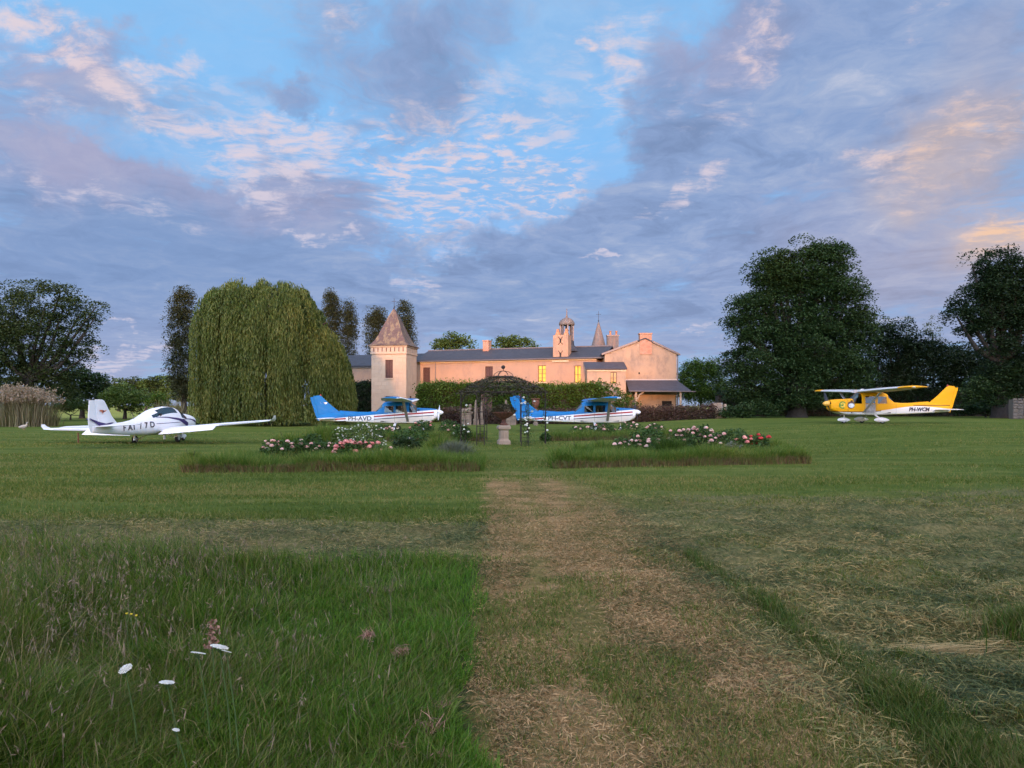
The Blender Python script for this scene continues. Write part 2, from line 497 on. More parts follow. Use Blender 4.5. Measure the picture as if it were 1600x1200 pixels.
def stone_mat(name, c1, c2, stain):
    """cut limestone, each block its own tone"""
    m, g, b, o = material(name)
    oc = g.n('ShaderNodeTexCoord').outputs['Object']
    oi = g.n('ShaderNodeObjectInfo').outputs['Random']
    nz = g.noise(g.v('ADD', oc, g.xyz(g.mul(oi, 37), g.mul(oi, 11), 0)), 1.3, 6, .65)
    c = g.mix(g.add(g.mul(oi, .6), g.mul(g.m('SUBTRACT', nz, .3), .8)), c1, c2)
    P = g.n('ShaderNodeNewGeometry').outputs['Position']
    st = g.noise(g.mapping(P, scale=(1.6, 1.6, .5)), .8, 6, .65)
    c = g.mix(g.mul(g.step(st, .5, .72), .7), c, stain)
    g.put(b.inputs['Base Color'], c); b.inputs['Roughness'].default_value = .9; b.inputs['Specular IOR Level'].default_value = .15
    bp = g.n('ShaderNodeBump'); bp.inputs['Strength'].default_value = .4; bp.inputs['Distance'].default_value = .02
    g.put(bp.inputs['Height'], g.noise(P, 9, 5, .7)); g.put(b.inputs['Normal'], bp.outputs[0])
    return m


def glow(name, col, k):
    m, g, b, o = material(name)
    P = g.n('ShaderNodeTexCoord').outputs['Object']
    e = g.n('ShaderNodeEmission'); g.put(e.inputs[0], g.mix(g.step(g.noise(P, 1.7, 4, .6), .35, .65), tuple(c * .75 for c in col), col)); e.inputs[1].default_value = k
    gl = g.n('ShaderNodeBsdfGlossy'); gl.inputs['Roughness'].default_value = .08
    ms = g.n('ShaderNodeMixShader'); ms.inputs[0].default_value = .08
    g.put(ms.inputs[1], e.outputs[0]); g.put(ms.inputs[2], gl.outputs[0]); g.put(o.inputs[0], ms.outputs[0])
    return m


def glass(name, tint, refl=.12):
    """thin pane: tinted see-through with a sheen"""
    m, g, b, o = material(name)
    tr = g.n('ShaderNodeBsdfTransparent'); tr.inputs[0].default_value = (*tint, 1)
    gl = g.n('ShaderNodeBsdfGlossy'); gl.inputs['Roughness'].default_value = .03
    fr = g.n('ShaderNodeFresnel'); fr.inputs[0].default_value = 1.5
    ms = g.n('ShaderNodeMixShader')
    g.put(ms.inputs[0], g.m('MINIMUM', g.add(g.mul(fr.outputs[0], .8), refl), .22))
    g.put(ms.inputs[1], tr.outputs[0]); g.put(ms.inputs[2], gl.outputs[0]); g.put(o.inputs[0], ms.outputs[0])
    return m


M = {}
M['lawn'] = lawn_material()
M['bark'] = simple('bark', (.030, .024, .018), .95, var=.35, scale=5, bump=.8, bscale=14)
M['iron'] = simple('iron', (.035, .026, .022), .7, .3, var=.3, scale=14)
M['dark'] = simple('shadow_wood', (.012, .010, .009), .9)  # near-black colour for inner walls, floors, vents and intakes
M['pink_plaster'] = plaster('pink_plaster', (.38, .235, .150), (.26, .185, .14), (.43, .26, .16))
M['gable_plaster'] = plaster('gable_plaster', (.36, .255, .175), (.17, .14, .115), (.42, .28, .175))
M['blue_slate'] = slate('blue_slate', (.030, .031, .038), (.056, .058, .068))
M['dark_slate'] = slate('dark_slate', (.042, .040, .048), (.070, .066, .078))
M['brown_tile'] = slate('brown_tile', (.070, .044, .038), (.125, .080, .066), (.26, .195, .10), .55)
M['grey_tile'] = slate('grey_tile', (.10, .088, .082), (.16, .14, .125), (.26, .15, .10), .5)
M['stone'] = stone_mat('limestone', (.43, .315, .215), (.50, .375, .265), (.30, .245, .20))
M['grey_stone'] = stone_mat('weathered_stone', (.20, .18, .16), (.34, .30, .26), (.12, .11, .10))
M['mossy_stone'] = stone_mat('mossy_stone', (.085, .075, .062), (.14, .12, .10), (.05, .05, .035))  # darker stone for the wall at the right edge
M['rough_stone'] = stone_mat('rough_stone', (.25, .19, .135), (.36, .28, .20), (.13, .10, .075))
M['brick'] = brick_mat('red_brick', (.36, .14, .075), (.44, .20, .11), (.36, .27, .2))
M['shutter'] = simple('brown_shutter', (.085, .036, .026), .6, var=.3, scale=9)
M['frame_brown'] = simple('brown_frame', (.16, .07, .04), .6)
M['frame_cream'] = simple('cream_frame', (.55, .42, .26), .6)
M['zinc'] = simple('zinc', (.62, .50, .40), .38, .75, var=.1)
M['pipe'] = simple('zinc_pipe', (.16, .13, .12), .5, .4)
M['lit'] = glow('lit_window', (1.0, .46, .06), .80)  # yellow emissive pane
M['lit_dim'] = glow('dim_lit_window', (1.0, .42, .12), .42)  # sunset reflection on the annexe pane, put in as emission
M['dark_pane'] = simple('dark_pane', (.02, .02, .022), .08, spec=.8)
M['gold'] = simple('terracotta', (.40, .18, .09), .85, var=.25)
M['timber'] = simple('timber', (.36, .26, .17), .8, var=.3, scale=8)
M['white_petal'] = foliage('white_petal', [(.62, .62, .58), (.75, .75, .70)], .25)
M['pink_petal'] = foliage('pink_petal', [(.55, .16, .15), (.66, .26, .22), (.72, .38, .32)], .25)
M['blush_petal'] = foliage('blush_petal', [(.58, .30, .26), (.68, .42, .36), (.72, .54, .46)], .25)
M['red_petal'] = foliage('red_petal', [(.38, .03, .03), (.50, .05, .045)], .25)
M['yellow_petal'] = foliage('yellow_petal', [(.6, .45, .03), (.7, .55, .05)], .25)


# ------------------------------------------------------------------ ground
def build_ground():
    def lines(a, b, step, far0, far1):
        mid = list(np.arange(a, b + 1e-6, step)); lo = []; hi = []
        s = step; p = a
        while p > far0: s *= 1.13; p -= s; lo.append(p)
        s = step; p = b
        while p < far1: s *= 1.13; p += s; hi.append(p)
        return np.array(lo[::-1] + mid + hi)
    xs = lines(-9, 10, .085, -3500, 3500)
    ys = lines(2.2, 13.5, .085, -3500, 5500)
    X, Y = np.meshgrid(xs, ys)
    Z = gz(X, Y)
    nx, ny = len(xs), len(ys)
    V = np.stack([X, Y, Z], -1).reshape(-1, 3)
    i = np.arange(nx * ny).reshape(ny, nx)
    F = np.stack([i[:-1, :-1], i[:-1, 1:], i[1:, 1:], i[1:, :-1]], -1).reshape(-1, 4)
    cx = (xs[:-1] + xs[1:]) / 2; cy = (ys[:-1] + ys[1:]) / 2
    CX, CY = np.meshgrid(cx, cy)
    pth = (path_x(CX, CY) > 0) & (path_x(CX, CY) < 2.15) & (CY > 1.2) & (CY < 18.2)
    pth = pth.ravel()
    a = link('lawn', np_mesh('lawn', V, F[~pth], True), M['lawn'])
    tag(a, 'wide mown lawn round the garden beds with paler cut strips', 'lawn', kind='structure')
    used = np.unique(F[pth]); remap = np.full(len(V), -1); remap[used] = np.arange(len(used))
    b = link('path', np_mesh('path', V[used], remap[F[pth]], True), M['lawn'])
    tag(b, 'dry straw-coloured mown path leading to the iron gazebo', 'path', kind='structure')


build_ground()


# ------------------------------------------------------------------ grass
def blades(n, pos, h, w, lean, seed, segs=2, bias=None):
    """n bent blades; pos (n,3), h and w arrays"""
    r = np.random.default_rng(seed)
    an = r.uniform(0, 2 * np.pi, n)
    wd = np.stack([np.cos(an), np.sin(an), np.zeros(n)], 1) * (w / 2)[:, None]
    la = r.uniform(0, 2 * np.pi, n)
    ld = np.stack([np.cos(la), np.sin(la), np.zeros(n)], 1)
    if bias is not None: ld = ld + bias
    L = (r.uniform(.15, 1, n) * lean * h)[:, None]
    up = np.zeros((n, 3)); up[:, 2] = 1
    tiph = np.sqrt(np.clip(h ** 2 - (L[:, 0] * .85) ** 2, (.25 * h) ** 2, None))
    tip = pos + ld * L + up * tiph[:, None]
    if segs == 1:
        V = np.stack([pos - wd, pos + wd, tip], 1)
        return V.reshape(-1, 3), np.arange(3 * n).reshape(n, 3)
    m = pos + ld * L * .33 + up * (tiph * .62)[:, None]
    V = np.stack([pos - wd, pos + wd, m - wd * .75, m + wd * .75, tip], 1).reshape(-1, 3)
    b = (np.arange(n) * 5)[:, None]
    F = np.concatenate([b + np.array([[0, 1, 3]]), b + np.array([[0, 3, 2]]), b + np.array([[2, 3, 4]])], 0)
    return V, F


def straws(n, pos, L, w, seed, tilt=.25):
    """thin stalks lying about"""
    r = np.random.default_rng(seed)
    an = r.uniform(0, 2 * np.pi, n)
    d = np.stack([np.cos(an), np.sin(an), r.normal(0, tilt, n)], 1) * (L / 2)[:, None]
    s = np.stack([-np.sin(an), np.cos(an), r.normal(0, .5, n)], 1) * (w / 2)[:, None]
    k = np.stack([np.zeros(n), np.zeros(n), L * r.uniform(.0, .12, n)], 1)
    V = np.stack([pos - d, pos - s + k, pos + d, pos + s + k], 1).reshape(-1, 3)
    return V, np.arange(4 * n).reshape(n, 4)


def scatter(n, x0, x1, y0, y1, keep, seed, margin=1.5, fan=True):
    """n points on the ground inside keep(x, y) (a probability), denser towards the eye"""
    r = np.random.default_rng(seed); out = []; got = 0
    while got < n:
        m = 4 * n
        y = 1 / r.uniform(1 / y1, 1 / y0, m) if fan else r.uniform(y0, y1, m)
        lim = .76 * y + margin
        x = r.uniform(-1, 1, m) * lim if fan else r.uniform(x0, x1, m)
        ok = (x > x0) & (x < x1) & (r.uniform(0, 1, m) < keep(x, y))
        out.append(np.stack([x[ok], y[ok]], 1)); got += int(ok.sum())
    p = np.concatenate(out)[:n]
    return np.column_stack([p, gz(p[:, 0], p[:, 1])])


GREEN = [(.026, .066, .004), (.046, .106, .007), (.070, .146, .010), (.102, .176, .018), (.155, .205, .035)]
M['tall_blade'] = foliage('tall_grass_blade', GREEN + [(.15, .14, .06)], .35, .22, .9)
M['pale_blade'] = foliage('pale_grass_blade', [(.085, .115, .018), (.12, .145, .028), (.17, .17, .05), (.24, .20, .085), (.20, .15, .09)], .35, .2, 1.5)
M['deep_blade'] = foliage('green_grass_blade', [(.042, .114, .007), (.062, .156, .010), (.088, .192, .014), (.122, .215, .024)], .35, .22, 1.2)
M['ridge_blade'] = foliage('ridge_grass_blade', [(.026, .062, .006), (.044, .090, .009), (.066, .112, .014), (.10, .13, .026), (.17, .15, .06)], .3, .3, 1.5)
M['lawn_blade'] = foliage('lawn_blade', [(.058, .098, .011), (.080, .124, .015), (.106, .146, .022), (.145, .168, .036), (.23, .20, .066)], .3, .58, 1.0, pmap=(.11, .50, 1))
M['hay'] = foliage('hay_stalk', [(.030, .048, .012), (.060, .085, .024), (.105, .125, .040), (.17, .168, .052), (.26, .215, .078), (.35, .265, .105)], .15, .5, .9)
M['straw'] = foliage('straw_stalk', [(.058, .078, .016), (.15, .108, .040), (.26, .165, .068), (.345, .225, .098), (.43, .295, .14)], .15, .5, .8)
M['seed'] = foliage('seed_head', [(.13, .10, .07), (.20, .15, .10), (.26, .20, .13)], .3, .3, .8)
M['dry_pink'] = foliage('dry_seed_stalk', [(.20, .11, .08), (.30, .17, .12), (.38, .23, .16)], .2, .2, 2)


def build_grass():
    # tall meadow left of the path
    def k_tall(x, y):
        e = path_x(x, y) + .45 * (fbm(x * .5, y * 1.1, 5, 4) - .5) + .05
        back = 7.15 + 1.0 * (fbm(x * .8, y * .2, 9) - .5) + .35 * sst(-2.2, -.6, x)
        return (e < -.06) * (y < back) * (.35 + .65 * sst(.25, .55, fbm(x * 1.4, y * 1.4, 41)))
    n = 190000
    p = scatter(n, -9.5, .3, 2.5, 8.6, k_tall, 1)
    r = np.random.default_rng(2)
    x, y = p[:, 0], p[:, 1]
    H = .10 + .20 * sst(-.5, -2.8, x + .10 * y) + .07 * sst(-1.5, -3.5, x)
    H = H * (.35 + 1.3 * fbm(x * 1.5, y * 1.5, 31, 4)) * r.uniform(.45, 1.25, n)
    ba = 6.28 * 1.6 * fbm(x * .9, y * .9, 35, 4)
    bs = .25 + .9 * fbm(x * 1.1, y * 1.1, 37)
    bias = np.stack([bs * np.cos(ba), bs * np.sin(ba), np.zeros(n)], 1)
    V, F = blades(n, p, H, r.uniform(.003, .0075, n) * (1 + .06 * y), .95, 3, bias=bias)
    # longer paler blades that arch over the rest
    k2 = 16000; sel = r.choice(n, k2, replace=False)
    V2, F2 = blades(k2, p[sel], H[sel] * r.uniform(1.1, 1.9, k2), r.uniform(.003, .006, k2), 1.5, 33, bias=bias[sel] * .6)
    tag(link('arching_grass', np_mesh('arching_grass', V2, F2), M['pale_blade']), 'long pale blades arching through the unmown grass on the left', 'grass', kind='stuff')
    tag(link('tall_grass', np_mesh('tall_grass', V, F), M['tall_blade']), 'tall unmown meadow grass left of the mown path', 'grass', kind='stuff')
    # fine dry flowering stems above the meadow
    n = 2200
    p = scatter(n, -9.5, -.7, 2.9, 7.8, lambda x, y: k_tall(x, y) * (.15 + .85 * sst(-1.2, -3.6, x)) * (.2 + .8 * sst(3.4, 6.8, y)), 4)
    r = np.random.default_rng(5)
    H = (.26 + .24 * r.uniform(0, 1, n)) * (.72 + .28 * sst(-.8, -3.2, p[:, 0]))
    V, F = blades(n, p, H, np.full(n, .003), .6, 6)
    tips = V.reshape(n, 5, 3)[:, 4]; mids = V.reshape(n, 5, 3)[:, 2]
    rep = 5
    tt = np.repeat(tips, rep, 0); dd = np.repeat(mids - tips, rep, 0)
    q = tt + dd * r.uniform(0, .35, (n * rep, 1)) + r.normal(0, .010, (n * rep, 3))
    V2, F2 = straws(n * rep, q, r.uniform(.015, .035, n * rep), r.uniform(.004, .008, n * rep), 7, 1.4)
    tri = np.concatenate([F, F2[:, [0, 1, 2]] + len(V), F2[:, [0, 2, 3]] + len(V)])
    tag(link('seeding_grass', np_mesh('seeding_grass', np.concatenate([V, V2]), tri), M['seed']), 'thin brown seeding stems standing above the tall grass', 'grass', kind='stuff')
    # lush green turf right up to the path edge
    def k_edge(x, y):
        e = path_x(x, y) + .60 * (fbm(x * .6, y * 1.3, 15, 4) - .5)
        return (e < .03) * (e > -2.6) * (y < 7.7) * (.3 + .7 * sst(.3, .6, fbm(x * 2, y * 2, 43)))
    n = 60000
    p = scatter(n, -4, .3, 2.6, 7.8, k_edge, 8)
    r = np.random.default_rng(9)
    V, F = blades(n, p, r.uniform(.04, .15, n) * (.5 + 1.0 * fbm(p[:, 0] * 2, p[:, 1] * 2, 33)), r.uniform(.003, .0065, n), 1.1, 10)
    tag(link('green_grass', np_mesh('green_grass', V, F), M['deep_blade']), 'lush deep green grass along the left edge of the path', 'grass', kind='stuff')
    # uncut ridge of grass right of the path
    def k_ridge(x, y):
        e = path_x(x, y) - 2.26 - .10 * (fbm(y * 1.2, x * .1, 19) - .5)
        wd = .075 + .06 * sst(6.5, 3, y)
        return np.exp(-(e / wd) ** 2) * (y < 8.0) * (.55 + .45 * sst(.35, .55, fbm(y * 1.6, y * .3, 57)))
    n = 26000
    p = scatter(n, 1.2, 2.9, 2.6, 8.2, k_ridge, 11)
    r = np.random.default_rng(12)
    V, F = blades(n, p, r.uniform(.04, .16, n), r.uniform(.003, .007, n), 1.1, 13, bias=np.tile([-.3, -.2, 0], (n, 1)))
    tag(link('grass_ridge', np_mesh('grass_ridge', V, F), M['ridge_blade']), 'narrow uncut ridge of green grass running along the right side', 'grass', kind='stuff')
    # cut hay lying right of the path and in a band on the left
    def k_hay(x, y):
        e = path_x(x, y)
        right = sst(1.5, 2.2, e) * sst(13.6, 12.0, y + 5 * (fbm(x * .25, y * .25, 61) - .5))
        left = (e < .1) * sst(7.2, 7.8, y) * sst(10.8, 9.6, y + 1.2 * (fbm(x, y, 63) - .5))
        return np.clip(right + left, 0, 1) * (.22 + .78 * sst(.32, .62, fbm(x * 1.5, y * 2.6, 65)))
    n = 260000
    p = scatter(n, -12, 15, 2.7, 13.5, k_hay, 14, 2.6)
    r = np.random.default_rng(15)
    p[:, 2] += np.abs(r.normal(0, .030, n)) * (.4 + 1.2 * fbm(p[:, 0] * 1.5, p[:, 1] * 2.6, 65))
    V, F = straws(n, p, r.uniform(.03, .15, n), r.uniform(.0018, .0044, n) * (1 + .07 * p[:, 1]), 16, .28)
    tag(link('cut_hay', np_mesh('cut_hay', V, F), M['hay']), 'grey-green cut hay lying in rows beside the path', 'hay', kind='stuff')
    # dry clippings and stubble on the path
    def k_path(x, y):
        e = path_x(x, y)
        return sst(-.10, .12, e) * sst(2.6, 1.9, e) * sst(17, 12, y) * (.10 + .90 * sst(.36, .58, fbm(x * 1.9, y * .35, 71, 4)))
    n = 190000
    p = scatter(n, -1, 3, 2.7, 17, k_path, 17)
    r = np.random.default_rng(18)
    p[:, 2] += r.uniform(0, .018, n)
    V, F = straws(n, p, r.uniform(.02, .075, n), r.uniform(.002, .0042, n) * (1 + .07 * p[:, 1]), 19, .35)
    tag(link('dry_clippings', np_mesh('dry_clippings', V, F), M['straw']), 'dry brown grass clippings strewn over the mown path', 'clippings', kind='stuff')
    n = 70000
    p = scatter(n, -1.2, 12, 2.7, 13, lambda x, y: sst(-.05, .1, path_x(x, y)) * (.04 + .96 * sst(.50, .66, fbm(x * 1.3, y * .9, 73))), 20)
    r = np.random.default_rng(21)
    V, F = blades(n, p, r.uniform(.02, .075, n), r.uniform(.004, .008, n) * (1 + .05 * p[:, 1]), 1.1, 22, segs=1)
    tag(link('stubble', np_mesh('stubble', V, F), M['lawn_blade']), 'short green stubble showing through the cut grass', 'grass', kind='stuff')
    # mown lawn further out
    n = 190000
    def k_lawn(x, y):
        e = path_x(x, y)
        bare = sst(-.1, .2, e) * sst(2.4, 2.0, e) * sst(17, 15, y)
        return (1 - bare) * np.where(e > 2, y > 11.5, y > 9.6) * (.12 + .88 * sst(.38, .58, fbm(x * .12, y * .75, 75, 4)))
    p = scatter(n, -40, 40, 9.6, 44, k_lawn, 23, 3)
    r = np.random.default_rng(24)
    V, F = blades(n, p, r.uniform(.025, .075, n) * (.7 + .6 * fbm(p[:, 0] * .5, p[:, 1] * .9, 77)), r.uniform(.008, .016, n) * (.6 + .05 * p[:, 1]), 1.0, 25, segs=1)
    tag(link('lawn_grass', np_mesh('lawn_grass', V, F), M['lawn_blade']), 'short mown blades of the lawn between path and beds', 'grass', kind='stuff')


build_grass()


# ------------------------------------------------------------------ trees
LEAF = {}
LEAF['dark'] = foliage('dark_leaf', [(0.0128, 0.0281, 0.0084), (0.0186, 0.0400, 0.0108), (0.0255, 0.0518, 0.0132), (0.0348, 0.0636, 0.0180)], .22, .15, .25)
LEAF['night'] = foliage('shaded_leaf', [(0.0088, 0.0196, 0.0072), (0.0132, 0.0280, 0.0096), (0.0187, 0.0364, 0.0120)], .2, .15, .25)  # darkest of the leaf greens
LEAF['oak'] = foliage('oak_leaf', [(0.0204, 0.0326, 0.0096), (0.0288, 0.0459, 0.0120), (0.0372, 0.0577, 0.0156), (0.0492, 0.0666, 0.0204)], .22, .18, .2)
LEAF['willow'] = foliage('willow_leaf', [(.046, .070, .012), (.076, .102, .018), (.112, .136, .028), (.155, .168, .044)], .35, .42, .55)
LEAF['poplar'] = foliage('poplar_leaf', [(0.0280, 0.0345, 0.0143), (0.0406, 0.0465, 0.0182), (0.0546, 0.0570, 0.0234)], .22, .2, .5)
LEAF['mid'] = foliage('mid_leaf', [(0.0480, 0.0800, 0.0196), (0.0656, 0.1040, 0.0252), (0.0880, 0.1300, 0.0350)], .28, .2, .25)
LEAF['pale'] = foliage('pale_leaf', [(0.0680, 0.1150, 0.0245), (0.0920, 0.1450, 0.0315), (0.1160, 0.1750, 0.0420)], .3, .2, .3)
LEAF['hedge'] = foliage('hedge_leaf', [(0.0272, 0.0546, 0.0070), (0.0416, 0.0819, 0.0105), (0.0560, 0.1050, 0.0140), (0.0760, 0.1313, 0.0196)], .25, .2, .5)
LEAF['copper'] = foliage('copper_leaf', [(.050, .028, .024), (.075, .040, .032), (.10, .056, .042), (.085, .07, .035)], .2, .25, .6)
LEAF['vine'] = foliage('vine_stem_leaf', [(.040, .032, .020), (.055, .045, .024), (.050, .058, .020), (.075, .060, .035)], .2, .2, 1.0)
LEAF['rose'] = foliage('rose_leaf', [(0.0240, 0.0550, 0.0140), (0.0360, 0.0792, 0.0182), (0.0480, 0.0990, 0.0224), (0.0600, 0.1100, 0.0245)], .25, .2, 1.2)
LEAF['grey'] = foliage('grey_leaf', [(.080, .095, .065), (.105, .12, .085), (.13, .145, .10)], .25, .15, 1.2)
LEAF['bed'] = foliage('bed_grass_blade', [(.050, .110, .012), (.080, .150, .018), (.12, .185, .028), (.19, .20, .05)], .35, .30, .8)
LEAF['reed'] = foliage('reed_blade', [(0.1280, 0.1107, 0.0638), (0.1840, 0.1558, 0.0900), (0.2400, 0.2050, 0.1200), (0.1120, 0.1148, 0.0450)], .25, .2, .6)
LEAF['plume'] = foliage('reed_plume', [(0.2304, 0.1728, 0.1224), (0.2880, 0.2232, 0.1632), (0.3312, 0.2664, 0.2040)], .3, .2, .6)


def kites(c, size, aspect, r, upness=.5, down=None):
    """leaf-shaped quads at centres c"""
    n = len(c)
    nr = r.normal(0, 1, (n, 3)); nr /= np.linalg.norm(nr, axis=1)[:, None]
    nr[:, 2] = np.abs(nr[:, 2]) + upness; nr /= np.linalg.norm(nr, axis=1)[:, None]
    t = r.normal(0, 1, (n, 3))
    a = np.cross(nr, t); a /= np.linalg.norm(a, axis=1)[:, None] + 1e-9
    if down is not None:
        a = a * (1 - down); a[:, 2] -= down; a /= np.linalg.norm(a, axis=1)[:, None]
        nr = np.cross(a, t); nr /= np.linalg.norm(nr, axis=1)[:, None] + 1e-9
    b = np.cross(nr, a)
    s = np.asarray(size)[:, None] if hasattr(size, '__len__') else np.full((n, 1), size)
    a = a * s / 2; b = b * s * aspect / 2
    V = np.stack([c - a, c + b - a * .15, c + a, c - b - a * .15], 1).reshape(-1, 3)
    return V, np.arange(4 * n).reshape(n, 4)


def crown_points(blobs, n_clump, per, cr, r, flat=.65, inner=.55):
    """leaf positions: small clumps spread through the outer part of each lobe"""
    B = np.array(blobs, float)
    wt = B[:, 3] ** 2; wt /= wt.sum()
    k = r.choice(len(B), n_clump, p=wt)
    d = r.normal(0, 1, (n_clump, 3)); d /= np.linalg.norm(d, axis=1)[:, None]
    d[:, 2] += .12
    rad = (inner + (1 - inner) * r.uniform(0, 1, n_clump) ** .6) * r.uniform(.80, 1.14, n_clump)
    sx = B[k, 3]; sz = B[k, 4] if B.shape[1] > 4 else B[k, 3]
    c = B[k, :3] + d * rad[:, None] * np.stack([sx, sx, sz], 1)
    q = np.repeat(c, per, 0)
    o = r.normal(0, 1, q.shape)
    o /= np.linalg.norm(o, axis=1)[:, None]
    low = o[:, 2] < -.35
    o[low, 2] *= -1
    o *= r.uniform(.72, 1.0, len(q))[:, None] * np.repeat(r.uniform(.55, 1.5, n_clump), per)[:, None] * cr * 1.75
    o[:, 2] = o[:, 2] * flat
    o += r.normal(0, .05, o.shape)
    return q + o, c


def limb_tubes(mb, blobs, trunk_top, r0, r, n=7):
    for b in blobs:
        e = Vector(b[:3]); s = Vector(trunk_top)
        m_ = s.lerp(e, .5) + Vector((r.normal(0, .3), r.normal(0, .3), -.15 * (e - s).length))
        mb.tube([s, m_, e], [r0, r0 * .6, r0 * .18], n, False)


def tree(name, label, cat, px, Z, blobs, leaf, n_clump, per, cr, size, trunk=(.35, 2.5), group=None, depth=.9, aspect=.62, base=None, limbs=True, seed=None, flat=.65, inner=.55, upness=.5, tw=None):
    """a tree whose crown lobes are read off the photograph: blobs of (column, row, radius in px[, vertical radius, depth offset in radii])"""
    r = np.random.default_rng(seed or (abs(int(px * 7 + Z)) + 5))
    X = (px - 800) / FPX * Z
    g0 = base if base is not None else gz1(X, Z)
    root = empty(name, (X, Z, g0), 0, label, cat, group)
    bl = []
    for b in blobs:
        rad = b[2] / FPX * Z; rz = (b[3] if len(b) > 3 else b[2]) / FPX * Z
        if cr > .5: rad = max(rad * .5, rad - cr * .95); rz = max(rz * .5, rz - cr * .95)
        dy = (b[4] if len(b) > 4 else r.uniform(-.35, .35)) * rad * depth
        p = PX(b[0], b[1], Z + dy)
        bl.append((p.x - X, dy, p.z - g0, rad, rz))
    q, c = crown_points(bl, n_clump, per, cr, r, flat, inner)
    q = q[q[:, 2] > .05]
    V, F = kites(q, size * r.uniform(.6, 1.25, len(q)), aspect, r, upness)
    link('crown', np_mesh('crown', V, F), LEAF[leaf], root)
    mb = MB(); h = trunk[1]; tr = trunk[0]
    mb.tube([(0, 0, -.2), (.02, 0, .3), (.05 * h * .3, .05, h * .55), (0, 0, h)], [tr * 1.5, tr * 1.1, tr * .95, tr * .8], 10)
    if limbs: limb_tubes(mb, bl, (0, 0, h * .95), tr * .55, r)
    mb.build('trunk', M['bark'], root, 60)
    return root


